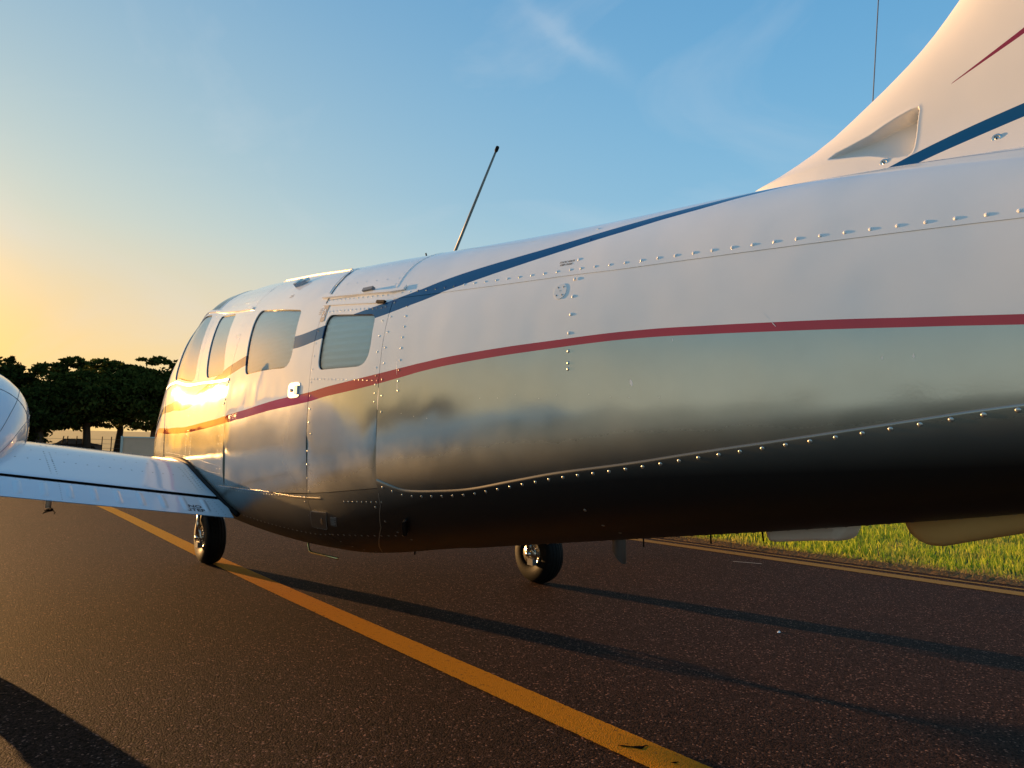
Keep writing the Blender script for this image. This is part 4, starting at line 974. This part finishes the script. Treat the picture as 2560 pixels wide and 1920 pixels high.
# ------------------------------------------------------------------ fin with dorsal fairing, rudder, stabilator
LE = [(1.13,1.738),(1.118,1.742),(1.058,1.757),(1.0,1.776),(.944,1.797),(.89,1.822),(.839,1.852),(.789,1.883),(.757,1.903),(.726,1.924),(.695,1.946),(.665,1.970),(.636,1.996),(.607,2.026),(.573,2.064),(.45,2.215),(.1,2.66),(-.2,3.0),(-.28,3.05)]
leZ = np.array([z for u, z in LE]); leU = np.array([u for u, z in LE])
def fin_half(u, z):
    d = np.interp(z, leZ, leU) - u                       # distance behind the leading edge
    th = .064 * (1 - np.exp(-np.clip(d, 0, 9) / .13)) ** .55 * np.clip((u + 1.75) / 1.2, .12, 1)
    base = np.clip(1 - (z - np.interp(u, ZU, ZT)) / .13, 0, 1) ** 2 * .03 * (1 - np.exp(-np.clip(d, 0, 9) / .10))
    return th + base
SC = np.array([(0.879,1.749),(0.853,1.762),(0.81,1.770),(0.767,1.779),(0.73,1.793),(0.697,1.803),(0.671,1.808),(0.654,1.808),(0.652,1.80),(0.656,1.77),(0.658,1.740),(0.661,1.712),(0.665,1.698),(0.672,1.693),(0.69,1.694),(0.712,1.698),(0.74,1.712),(0.765,1.722),(0.80,1.731),(0.834,1.738),(.86,1.744)])
def inside(poly, x, y):
    r = np.zeros(x.shape, bool); n = len(poly)
    for i in range(n):
        x0, y0 = poly[i]; x1, y1 = poly[(i + 1) % n]
        c = ((y0 > y) != (y1 > y)) & (x < (x1 - x0) * (y - y0) / (y1 - y0 + 1e-12) + x0); r ^= c
    return r
def pdist(poly, x, y):
    d = np.full(x.shape, 1e9); n = len(poly)
    for i in range(n):
        a, b = poly[i], poly[(i + 1) % n]; e = b - a; t = np.clip(((x - a[0]) * e[0] + (y - a[1]) * e[1]) / (e @ e + 1e-12), 0, 1)
        d = np.minimum(d, np.hypot(x - a[0] - t * e[0], y - a[1] - t * e[1]))
    return d
def fin_mesh(sgn):
    # columns: distance behind the leading edge; rows: height
    zz = np.unique(np.concatenate([np.linspace(1.55, 1.68, 16), np.arange(1.68, 1.83, .0022), np.linspace(1.83, 2.1, 60), np.linspace(2.1, 3.05, 40)]))
    rows = []
    for z in zz:
        ul = np.interp(z, leZ, leU)
        uf = np.unique(np.concatenate([ul - np.linspace(0, 1, 24) ** 2 * .12, np.clip(np.linspace(.95, .60, 170), None, ul), [ul]]))[::-1]
        rows.append((z, ul))
    k = np.concatenate([np.linspace(0, 1, 20) ** 2 * .03])
    U = np.zeros((len(zz), 354)); Z = np.zeros_like(U)
    for i, (z, ul) in enumerate(rows):
        hi = min(ul - .031, .90); lo = .62 if ul > .87 else ul - .25
        a = ul - np.linspace(0, 1, 50) ** 1.7 * (ul - hi - .001)
        if hi > lo: b = np.linspace(hi, lo, 224)
        else: b = np.linspace(ul - .031, ul - .25, 224)
        last = b[-1]; c = np.linspace(last - .01, -1.18, 80)
        U[i] = np.concatenate([a, b, c]); Z[i] = z
    h = fin_half(U, Z)
    ins = inside(SC, U, Z); dd = pdist(SC, U, Z)
    prof = np.clip((.885 - U) / .23, 0, 1) ** .9                 # the duct deepens towards the rear
    wall = np.clip(dd / np.interp(U, [.65, .665, .69, .9], [.003, .004, .012, .007]), 0, 1)
    wall = wall * wall * (3 - 2 * wall)
    dep = np.where(ins, (.004 + .052 * prof) * wall, 0)
    lip = np.where(~ins, np.exp(-(dd / .006) ** 2) * .0012 * prof, 0)
    h = np.maximum(h - dep, .004) + lip
    V = np.stack([-sgn * h, U, Z], -1)
    red = Z - np.interp(U, [-1.2, .30, .442, .602], [2.55, 1.965, 1.897, 1.829]); rw = np.interp(U, [-1.2, .442, .602, .61], [.06, .0065, 0, -.02])
    b0 = Z - pchip([-1.2, .449, .525, .574, .616, .695, .8], [1.93, 1.706, 1.692, 1.682, 1.6725, 1.6480, 1.6], U); b1 = Z - pchip([-1.2, .449, .52, .60, .695, .8], [1.98, 1.737, 1.725, 1.708, 1.681, 1.64], U)
    return V.reshape(-1, 3), U.shape, {'red_up': (red + rw).ravel(), 'red_lo': (red - rw).ravel(), 'blue_up': b0.ravel(), 'blue_lo': b1.ravel()}
def fin_mat():
    m, nt, b = new_mat('fin_paint'); L = nt.links.new
    def at(n): return N(nt, 'ShaderNodeAttribute', attribute_name=n).outputs['Fac']
    def mt(op, a, c):
        x = N(nt, 'ShaderNodeMath', operation=op)
        for i, v in enumerate((a, c)):
            if isinstance(v, float): x.inputs[i].default_value = v
            else: L(v, x.inputs[i])
        return x.outputs[0]
    red = mt('MULTIPLY', mt('GREATER_THAN', at('red_up'), 0.0), mt('LESS_THAN', at('red_lo'), 0.0)); blue = mt('MULTIPLY', mt('GREATER_THAN', at('blue_up'), 0.0), mt('LESS_THAN', at('blue_lo'), 0.0))
    tcn = N(nt, 'ShaderNodeTexCoord'); n_ = N(nt, 'ShaderNodeTexNoise'); n_.inputs['Scale'].default_value = 6; L(tcn.outputs['Object'], n_.inputs['Vector'])
    c0 = N(nt, 'ShaderNodeMix', data_type='RGBA'); c0.inputs[6].default_value = (.70, .69, .66, 1); c0.inputs[7].default_value = (.76, .75, .72, 1); L(n_.outputs['Fac'], c0.inputs[0])
    c1 = N(nt, 'ShaderNodeMix', data_type='RGBA'); L(red, c1.inputs[0]); L(c0.outputs[2], c1.inputs[6]); c1.inputs[7].default_value = (.22, .01, .035, 1)
    c2 = N(nt, 'ShaderNodeMix', data_type='RGBA'); L(blue, c2.inputs[0]); L(c1.outputs[2], c2.inputs[6]); c2.inputs[7].default_value = (*BLUE, 1)
    L(c2.outputs[2], b.inputs['Base Color']); b.inputs['Roughness'].default_value = .3
    bp = N(nt, 'ShaderNodeBump'); bp.inputs['Distance'].default_value = .002; n3 = N(nt, 'ShaderNodeTexNoise'); n3.inputs['Scale'].default_value = 5; L(tcn.outputs['Object'], n3.inputs['Vector']); L(n3.outputs['Fac'], bp.inputs['Height']); L(bp.outputs[0], b.inputs['Normal'])
    return m
M_fin = fin_mat()
Va, (n, m), At = fin_mesh(1); Vb, _, _ = fin_mesh(-1)
Fa = grid_faces(n, m); Fb = grid_faces(n, m, True, n * m)
add('fin', np.concatenate([Va, Vb]), Fa + Fb + [(i * m, (i + 1) * m, n * m + (i + 1) * m, n * m + i * m) for i in range(n - 1)], M_fin, attrs={k: np.concatenate([v, v]) for k, v in At.items()}, label='white fin with dorsal fairing, moulded air scoop and stripe tips')
for (u_, z_) in ((.494, 1.672), (.728, 1.690)):
    hh = float(fin_half(np.array([u_]), np.array([z_]))[0]); c_ = np.array([-hh - .0005, u_, z_])
    mb = MB(); mb.lathe([(.0, .0004), (.0035, .0004), (.0042, -.0008), (.0052, -.0008), (.0062, .0006), (.009, .0006), (.0105, -.0006)], c_, (-1, -.02, 0), 20); sc_ = mb.obj('fairing_screw', M_steel, plane)
    mb = MB(); mb.lathe([(0, .0016), (.0018, .0014)], c_, (-1, -.02, 0), 8); mb.obj('screw_slot', M_black, sc_)
# fin-to-body joint trim
q = np.linspace(1.05, -.6, 40); zt_ = pchip(ZU, ZT, q)
mb = MB(); mb.tube([(-.085 - .02 * (1 - q_), q_, z_ - .006) for q_, z_ in zip(q, zt_)], .006, 6); mb.obj('joint_sealant', M_white, plane)
V = []; F = []
for i, z in enumerate(np.linspace(1.5, 3.0, 12)):
    ub = -1.20; V += [(-.022, ub, z), (.022, ub, z), (0, -1.62 + .05 * (z - 1.5), z)]
    if i: a = 3 * i; F += [(a - 3, a, a + 2, a - 1), (a - 2, a - 1, a + 2, a + 1), (a - 3, a - 2, a + 1, a)]
add('rudder', V, F, M_white)
for sg in (-1, 1):
    mb = MB(); V = []
    for i, v in enumerate((.15, 1.2, 2.05)):
        for (du_, dz_) in ((0, 0), (.12, .035), (.35, .03), (.72, 0), (.35, -.03), (.12, -.03)): V.append((sg * v, -.70 - du_, 1.36 + dz_))
    mb.add(V, [(a + i * 6, a + (i + 1) * 6, (a + 1) % 6 + (i + 1) * 6, (a + 1) % 6 + i * 6) for i in range(2) for a in range(6)] + [tuple(range(6)), tuple(range(12, 18))]); mb.obj('stabilator', M_white, plane)

# ------------------------------------------------------------------ wings, flaps, nacelles
PR = [(3.972,.701),(3.980,.706),(4.1,.742),(4.25,.786),(4.4,.828),(4.56,.866),(4.7,.880),(4.85,.886),(5.0,.880),(5.2,.857),(5.4,.815),(5.55,.765),(5.64,.715),(5.66,.69),(5.64,.66),(5.5,.63),(5.0,.60),(4.5,.605),(4.1,.64),(3.985,.672),(3.972,.680)]
def dihed(u): return np.interp(u, [3.7, 4.0, 4.6, 6], [.14, .138, .122, .122])
M_wing = pmat('wing_paint', (.62, .66, .70), .10, noise=.03, nscale=3, bump=.0012, bscale=2.2)
VS = np.concatenate([np.linspace(.60, 1.7, 24), np.linspace(1.8, 5.7, 20), [5.85, 5.95, 6.0]])
pu = np.array([p[0] for p in PR]); pz = np.array([p[1] for p in PR])
from_q = np.linspace(0, len(PR) - 1, 73); pu_ = pchip(range(len(PR)), pu, from_q); pz_ = pchip(range(len(PR)), pz, from_q)
def wing(sg):
    V = []
    for v in VS:
        tip = 1 - max(0, (v - 5.7) / .32) ** 2 * .9; zc = .75; uc = 4.8
        for a, b in zip(pu_, pz_): V.append((sg * v, uc + (a - uc) * (.5 + .5 * tip), zc + (b - zc) * tip + dihed(a) * (v - .566)))
    m = len(pu_); F = grid_faces(len(VS), m) + [tuple((len(VS) - 1) * m + i for i in range(m))] + [(i * m + m - 1, (i + 1) * m + m - 1, (i + 1) * m, i * m) for i in range(len(VS) - 1)]
    return add('wing', V, F, M_wing, label='left wing, glossy top mirroring the sky' if sg < 0 else None)
def flap(sg):
    vs = np.unique(np.concatenate([np.linspace(.585, 1.75, 280), np.linspace(1.75, 3.4, 12)])) if sg < 0 else np.linspace(.585, 3.4, 24)
    us = np.concatenate([[3.955, 3.957, 3.959], np.linspace(3.95, 3.765, 40), [3.762, 3.760]])
    zt_ = np.interp(us, [3.760, 3.86, 3.94, 3.955, 3.959], [.6115, .656, .688, .690, .682])
    beads = [.702 + .1003 * i for i in range(11)]
    V = []
    for v in vs:
        for u_, z_ in zip(us, zt_):
            d = 0
            if sg < 0:
                for b in beads:
                    if abs(v - b) < .03:
                        du_ = max(0, abs(u_ - 3.858) - .052); r_ = math.hypot(v - b, du_)
                        d = max(d, .0065 * max(0, 1 - (r_ / .014) ** 2) ** .8)
            V.append((sg * v, u_ + .18 * max(0, .60 - v) * 0, z_ + .14 * (v - .566) + d))
    nt_ = len(us); F = grid_faces(len(vs), nt_); b = len(V)
    for v in vs: V += [(sg * v, 3.760, .6085 + .14 * (v - .566)), (sg * v, 3.88, .635 + .14 * (v - .566)), (sg * v, 3.955, .665 + .14 * (v - .566)), (sg * v, 3.959, .682 + .14 * (v - .566))]
    F += grid_faces(len(vs), 4, True, b) + [(b, b + 1, b + 2, b + 3, 0, nt_ // 2, nt_ - 1)]
    return add('flap', V, F, M_wing, label='lowered inboard flap with pressed stiffening beads' if sg < 0 else None)
for sg in (-1, 1): wing(sg); flap(sg)
def wz(u, v): return float(np.interp(u, [3.76, 3.86, 3.94, 3.965, 3.985, 4.1, 4.25, 4.4, 4.56, 4.7, 4.85], [.6115, .656, .688, .690, .706, .742, .786, .828, .866, .880, .886]) + np.interp(u, [3.7, 3.96, 4.0, 4.6, 6], [.14, .14, .138, .122, .122]) * (v - .566))
# hinge-gap darkness and root seal
mb = MB(); mb.tube([(-v, 3.964, wz(3.965, v) - .022) for v in (.59, 1.2, 1.9, 3.4)], .010, 6); mb.obj('hinge_gap_seal', M_dark, plane)
V = []
for v in np.linspace(.60, 3.4, 12): V += [(-v, 3.9700, .676 + .14 * (v - .566)), (-v, 3.9690, .7035 + .138 * (v - .566))]
add('hinge_gap', V, [(2 * i, 2 * i + 1, 2 * i + 3, 2 * i + 2) for i in range(11)], M_dark, smooth=False)
def fus_v(u, z):
    s = np.linspace(.3, SMAX - .05, 600); P = SS(np.full(600, u), s); i = np.argmin(np.abs(P[:, 2] - z)); return -P[i, 0]
pts = []
for u_ in (3.80, 3.9, 4.0, 4.1, 4.25, 4.4, 4.55, 4.7, 4.85, 5.1):
    v0 = .62
    for _ in range(3): v0 = fus_v(u_, wz(min(u_, 4.85), v0) + .006) + .004
    pts.append((-v0, u_, wz(min(u_, 4.85), v0) + (.004 if u_ > 3.95 else -.002)))
mb = MB(); mb.tube(pts, .014, 10); mb.obj('root_seal', M_black, plane, label='black rubber seal between wing root and body')
# wing rivets: rows running along the span and along the ribs
WR = []
def wriv(u, v, r=.0042):
    e = .01; n = np.array([0, -(wz(u + e, v) - wz(u - e, v)) / (2 * e), 1.]); n[0] = (wz(u, v + e) - wz(u, v - e)) / (2 * e); n /= np.linalg.norm(n)
    WR.append((float(np.linalg.norm(np.array([-v, u, wz(u, v)]) - np.array(CAM))), np.array([-v, u, wz(u, v)]), n, r, 'g'))
for u_ in (4.008,): [wriv(u_, .66 + .037 * i) for i in range(26)]
for u_ in (4.262,): [wriv(u_, .66 + .052 * i) for i in range(17)]
for u_ in (4.425, 4.455): [wriv(u_, .70 + .055 * i) for i in range(14)]
for u_ in (4.78,): [wriv(u_, .70 + .03 * i) for i in range(28)]
for v_ in (1.335, 1.36): [wriv(4.02 + .033 * i, v_) for i in range(18)]
for v_ in (.645, .665, .69): [wriv(4.03 + .03 * i, v_ + .0003 * i) for i in range(18)]
for u_ in (3.94,): [wriv(u_, .62 + .0555 * i, .0026) for i in range(18)]
for v_ in (1.34,): [wriv(3.78 + .02 * i, v_, .0024) for i in range(8)]
for i in range(14): wriv(3.785 + .024 * (i % 7), .62 + .035 * (i // 7) + .004 * (i % 7), .0026)
V = []; F = []
for d, P, n, r, c in WR:
    a = np.array([0, 1., 0]); a -= n * (a @ n); a /= np.linalg.norm(a); b = np.cross(n, a); k0 = len(V); V0 = doms['g'][1]
    V += list(P + r * (V0[:, :1] * a + V0[:, 1:2] * b + V0[:, 2:] * n)); F += [tuple(i + k0 for i in f) for f in doms['g'][2]]
add('small_rivets', V, F, M_ant, kind='stuff')
fz = lambda u: float(np.interp(u, [3.760, 3.86, 3.94, 3.955], [.6115, .656, .688, .690]))
V, F = text_verts('NO\nSTEP', .036, True, spacing=.95)
add('warning_label', [(-.757 + x * 1.15, 3.817 + y * 1.0, fz(3.817 + y) + .14 * (.757 - x * 1.15 - .566) + .0012) for x, y, z in V], F, M_print, smooth=False, label='black lettering NO STEP on the flap')
# nacelles
NC = ([3.92, 4.05, 4.25, 4.5, 4.75, 5.1, 5.6, 6.2, 6.6, 6.78, 6.84], [.06, .16, .265, .34, .392, .425, .43, .42, .38, .30, .16],
      [.845, .92, 1.05, 1.19, 1.305, 1.41, 1.47, 1.45, 1.38, 1.30, 1.22], [.76, .78, .80, .82, .80, .74, .68, .68, .74, .84, .95])
def nacelle(sg):
    us = np.linspace(3.92, 6.84, 70); hw = pchip(NC[0], NC[1], us); zt_ = pchip(NC[0], NC[2], us); zb_ = pchip(NC[0], NC[3], us); n = 56; V = []
    for u_, w_, a_, b_ in zip(us, hw, zt_, zb_):
        for k in range(n + 1):
            q = 2 * math.pi * k / n; c, s = math.cos(q), math.sin(q); ex = 2 / 2.5
            V.append((sg * 1.80 + w_ * math.copysign(abs(c) ** ex, c), u_, (a_ + b_) / 2 + (a_ - b_) / 2 * math.copysign(abs(s) ** ex, s)))
    root = add('engine_nacelle', V, grid_faces(len(us), n + 1, True), M_wing, label='rounded left engine nacelle at the left edge of the photo' if sg < 0 else None)
    mb = MB(); mb.lathe([(.0, .34), (.06, .30), (.12, .18), (.15, .02), (.15, -.04)], (sg * 1.80, 6.84, 1.09), (0, 1, 0), 28); mb.obj('spinner', M_steel, root)
    mb = MB()
    for k in range(3):
        q = rad(90 + 120 * k); d = np.array([math.cos(q), 0, math.sin(q)]); s_ = np.array([-math.sin(q), 0, math.cos(q)]); V = []
        for r_, c_, tw in ((.12, .05, .9), (.3, .08, .7), (.6, .085, .45), (.88, .06, .3), (.96, .02, .28)):
            e_ = s_ * math.cos(tw) + np.array([0, 1, 0]) * math.sin(tw); nn_ = -s_ * math.sin(tw) + np.array([0, 1, 0]) * math.cos(tw); c0 = np.array([sg * 1.80, 6.93, 1.09]) + d * r_
            V += [c0 - e_ * c_, c0 + nn_ * .012, c0 + e_ * c_, c0 - nn_ * .006]
        mb.add(V, [(4 * i + j, 4 * i + (j + 1) % 4, 4 * i + 4 + (j + 1) % 4, 4 * i + 4 + j) for i in range(4) for j in range(4)] + [(16, 17, 18, 19)])
    mb.obj('propeller', M_grey, root, False)
    if sg < 0:
        for u0, dv in ((4.75, 0), (5.35, 0)):
            pp = []
            w_, a_, b_ = (float(pchip(NC[0], NC[i], np.array([u0]))[0]) for i in (1, 2, 3))
            for k in range(-6, 15):
                q = rad(k * 9); c, s = math.cos(q), math.sin(q); ex = .8
                pp.append((-1.80 + (w_ + .0006) * math.copysign(abs(c) ** ex, c), u0, (a_ + b_) / 2 + ((a_ - b_) / 2 + .0006) * math.copysign(abs(s) ** ex, s)))
            mb = MB(); mb.tube(pp, .0022, 5); mb.obj('cowl_seam', M_grey, root)
        for ang in (62, 35, 8):
            pp = []
            for u_ in np.linspace(4.15, 6.4, 50):
                w_, a_, b_ = (float(pchip(NC[0], NC[i], np.array([u_]))[0]) for i in (1, 2, 3)); q = rad(ang); c, s = math.cos(q), math.sin(q)
                pp.append((-1.80 + w_ * abs(c) ** .8, u_, (a_ + b_) / 2 + (a_ - b_) / 2 * abs(s) ** .8))
            mb = MB(); mb.tube(pp, .0018, 5); mb.obj('cowl_seam', M_grey, root)
nacelle(-1); nacelle(1)

# ------------------------------------------------------------------ landing gear
TYRE = [(.085, -.062), (.10, -.075), (.14, -.082), (.18, -.078), (.2, -.066), (.2110, -.052), (.2070, -.048), (.2125, -.046), (.2195, -.026), (.2155, -.023), (.2205, -.021), (.2228, -.003), (.2190, 0), (.2228, .003), (.2205, .021), (.2155, .023), (.2195, .026), (.2125, .046), (.2070, .048), (.2110, .052), (.2, .066), (.18, .078), (.14, .082), (.10, .075), (.085, .062)]
def gear(name, x, y, top, strut_side, label, door=False):
    root = None
    c = np.array([x, y, .2185]); mb = MB(); mb.lathe(TYRE, c, (1, 0, 0), 48)
    # tread grooves are recessed rings
    root = mb.obj(name, M_tyre, plane, label=label)
    mb = MB()
    for s_ in (-1, 1):
        mb.lathe([(0, s_ * .070), (.022, s_ * .070), (.026, s_ * .052), (.048, s_ * .046), (.060, s_ * .052), (.082, s_ * .066), (.098, s_ * .068), (.100, s_ * .062)], c, (1, 0, 0), 36)
    mb.obj('rim', M_rim, root)
    for k in range(8):
        q = 2 * math.pi * k / 8; mb = MB(); mb.lathe([(0, -.064), (.006, -.063), (.007, -.05)], c + np.array([0, math.cos(q), math.sin(q)]) * .054, (1, 0, 0), 8); mb.obj('wheel_bolt', M_steel, root)
    mb = MB()
    for s_ in strut_side:
        xo = x + s_ * .100
        mb.tube([(xo, y, .2185), (xo, y + .01, .33), (xo - s_ * .01, y + .015, .46)], [.016, .014, .016], 12)
        mb.tube([(x + s_ * .05, y, .2185), (xo + s_ * .02, y, .2185)], .018, 12)
    xt = x + (strut_side[0] * .105 if len(strut_side) == 1 else 0)
    if len(strut_side) == 2: mb.tube([(x - .09, y + .015, .46), (x, y + .02, .475), (x + .09, y + .015, .46)], .016, 10)
    mb.tube([(xt, y + .02, .46), (xt, y + .03, top)], .020, 14); mb.obj('strut', M_steel, root)
    mb = MB(); mb.tube([(xt, y + .035, .56), (xt, y + .04, top)], .030, 14); mb.obj('oleo_cylinder', M_offwhite, root)
    mb = MB(); mb.box((xt, y - .05, .50), [.018, .045, .012]); mb.tube([(xt, y - .03, .60), (xt, y - .11, .52), (xt, y - .03, .42)], .011, 6); mb.obj('torque_link', M_rim, root)
    if strut_side:
        s_ = strut_side[0]; mb = MB(); mb.lathe([(.03, s_ * .092), (.070, s_ * .092), (.070, s_ * .084), (.03, s_ * .084)], c, (1, 0, 0), 30); mb.obj('brake_disc', M_steel, root)
        mb = MB(); mb.box(c + np.array([s_ * .092, -.03, -.055]), [.02, .03, .022]); mb.obj('brake_calliper', M_grey, root, False)
    if door:
        s_ = -1; V = []
        mb = MB(); mb.box((x + s_ * .165, y + .05, .58), [.006, .16, .17]); mb.obj('gear_door', M_white, root, False)
    return root
gear('nose_wheel', .045, 6.27, .60, (-1, 1), 'nose wheel standing on the yellow line, tyre black against the light')
gear('main_wheel', 1.785, 4.085, .78, (-1,), 'right main wheel seen under the belly, rim glowing gold')
gear('main_wheel', -1.69, 4.10, .78, (-1,), 'left main wheel below the engine nacelle', True)

# ------------------------------------------------------------------ antennas, belly fittings
def rod(name, pts, r, mat, **k): mb = MB(); mb.tube(pts, r, 8); return mb.obj(name, mat, plane, **k)
P0 = np.array([0, 2.57, float(pchip(ZU, ZT, 2.57))]); 
ant = rod('whip_antenna', [(-.02, 2.70, 1.809), (-.02, 2.340, 2.274)], [.0075, .0046], M_ant, label='grey whip antenna leaning back from the cabin roof')
mb = MB(); mb.tube([(-.02, 2.350, 2.261), (-.02, 2.346, 2.266), (-.02, 2.337, 2.278), (-.02, 2.334, 2.282)], [.0055, .0078, .0078, .005], 10); mb.obj('tip_cap', M_black, ant)
mb = MB(); mb.lathe([(.03, 0), (.026, .008), (.012, .016)], (-.02, 2.702, float(pchip(ZU, ZT, 2.702)) + .002), (0, 0, 1), 18); mb.obj('mount', M_white, ant)
rod('roof_stub', [(-.02, 2.872, 1.836), (-.02, 2.885, 1.912), (-.02, 2.892, 1.928)], [.008, .004, .0035], M_black, label='tiny black stub on the roof ahead of the whip antenna')
rod('wire_antenna', [(.10, .85, 1.70), (.10, .83, 1.9), (.10, .76, 2.75)], .0016, M_grey, label='thin wire antenna rising beyond the fin leading edge')
# belly: white box antenna, drain tube, small rods, cream ventral fairing
def belly_z(u): return float(pchip(ZU, ZB, u))
V = []; us = np.linspace(1.082, .862, 26)
zlo = np.interp(us, [.862, .868, .885, .95, 1.05, 1.068, 1.078, 1.082], [.800, .786, .772, .766, .752, .752, .762, .785]); hwid = .055
for u_, zl in zip(us, zlo):
    zt_ = belly_z(u_) + .012; w_ = hwid * (1 - .25 * np.clip((.885 - u_) / .02, 0, 1)) * (1 - .3 * np.clip((u_ - 1.065) / .02, 0, 1))
    for a_, b_ in ((-1, 1), (-1, .5), (-.98, .2), (-.85, .04), (-.5, 0), (.5, 0), (.85, .04), (.98, .2), (1, .5), (1, 1)): V.append((w_ * a_, u_, zl + (zt_ - zl) * b_))
bx_ = add('belly_antenna', V, grid_faces(26, 10, True) + [tuple(range(10)), tuple(range(250, 260))], M_offwhite, label='off-white box-shaped antenna fairing under the tail cone')
V = []; us = np.linspace(.745, -.35, 60)
for u_ in us:
    zl = float(np.interp(u_, [-.35, .2, .35, .501, .6, .65, .68, .705, .727, .743, .745], [.98, .905, .868, .827, .799, .784, .781, .788, .806, .832, .845])); zt_ = belly_z(u_) + .02
    w_ = .05 * math.sqrt(max(0.0, min(1, (.747 - u_) / .15))) + .002
    for a_, b_ in ((-1, 1), (-.95, .6), (-.8, .3), (-.5, .1), (-.2, .01), (.2, .01), (.5, .1), (.8, .3), (.95, .6), (1, 1)): V.append((w_ * a_, u_, zl + (zt_ - zl) * b_))
add('ventral_fairing', V, grid_faces(60, 10, True) + [tuple(range(10))], M_cream, label='cream ventral fairing with a rounded front under the tail')
for u_ in (1.288, 1.12): rod('static_rod', [(0, u_, belly_z(u_) + .02), (0, u_ - (.003 if u_ > 1.2 else .007), {1.288: .719, 1.12: .745}[u_])], .0026, M_black)
rod('static_rod', [(0, 1.545, belly_z(1.545) + .02), (0, 1.543, .680)], .0026, M_black)
rod('static_rod', [(0, 2.944, belly_z(2.944) + .02), (0, 2.944, .483)], .004, M_black)
V = []; n = 24; c0 = np.array([0, 1.649, 0])
for k in range(n):
    q = 2 * math.pi * k / n; x, y = .022 * math.cos(q), .024 * math.sin(q)
    V += [(x, 1.649 + y, belly_z(1.65) + .02), (x, 1.649 + y, .640 + (-y / .024) * (-.026) * 1.0 - .0)]
for k in range(n):
    q = 2 * math.pi * k / n; x, y = .019 * math.cos(q), .021 * math.sin(q); V += [(x, 1.649 + y, belly_z(1.65) + .02), (x, 1.649 + y, .640 + (-y / .024) * (-.026))]
F = []
for k in range(n):
    k2 = (k + 1) % n; F += [(2 * k, 2 * k + 1, 2 * k2 + 1, 2 * k2), (2 * n + 2 * k, 2 * n + 2 * k2, 2 * n + 2 * k2 + 1, 2 * n + 2 * k + 1), (2 * k + 1, 2 * n + 2 * k + 1, 2 * n + 2 * k2 + 1, 2 * k2 + 1)]
add('drain_tube', V, F, M_grey, label='slant-cut tube hanging below the belly')
rod('cabin_step', [(-.35, 3.370, .56), (-.35, 3.364, .501), (-.35, 3.345, .480), (-.35, 3.327, .475), (-.35, 3.18, .478), (-.35, 3.035, .482)], .006, pmat('gold_lit_step', (.7, .5, .2), .25, metal=.8), label='thin gold-lit step loop under the cabin door')  # gold of the low sun put into the step's colour
# tie-down ring with its cord under the left flap
td = rod('tie_down', [(-1.345, 4.2, .72), (-1.345, 4.2, .66)], .013, M_offwhite, label='tie-down eye with a frayed cord under the left wing')
mb = MB(); r_ = random.Random(5)
for k in range(6):
    p = np.array([-1.335 + r_.uniform(-.01, .01), 4.2, .655]); pts = [p]
    for j in range(6): p = p + np.array([r_.uniform(-.012, .008), r_.uniform(-.006, .006), r_.uniform(-.008, .004)]); pts.append(p)
    mb.tube(pts, .0022, 5)
mb.obj('cord', M_black, td)
# belly seam rivets in silhouette
for u_ in np.arange(.3, 2.2, .05):
    P = SP(np.array([u_]), np.array([SMAX - .12]), .0042)[0]; RIV.append((3.0, P, SN(np.array([u_]), np.array([SMAX - .12]))[0], .0045, 's'))
place_rivets(RIV, 290)
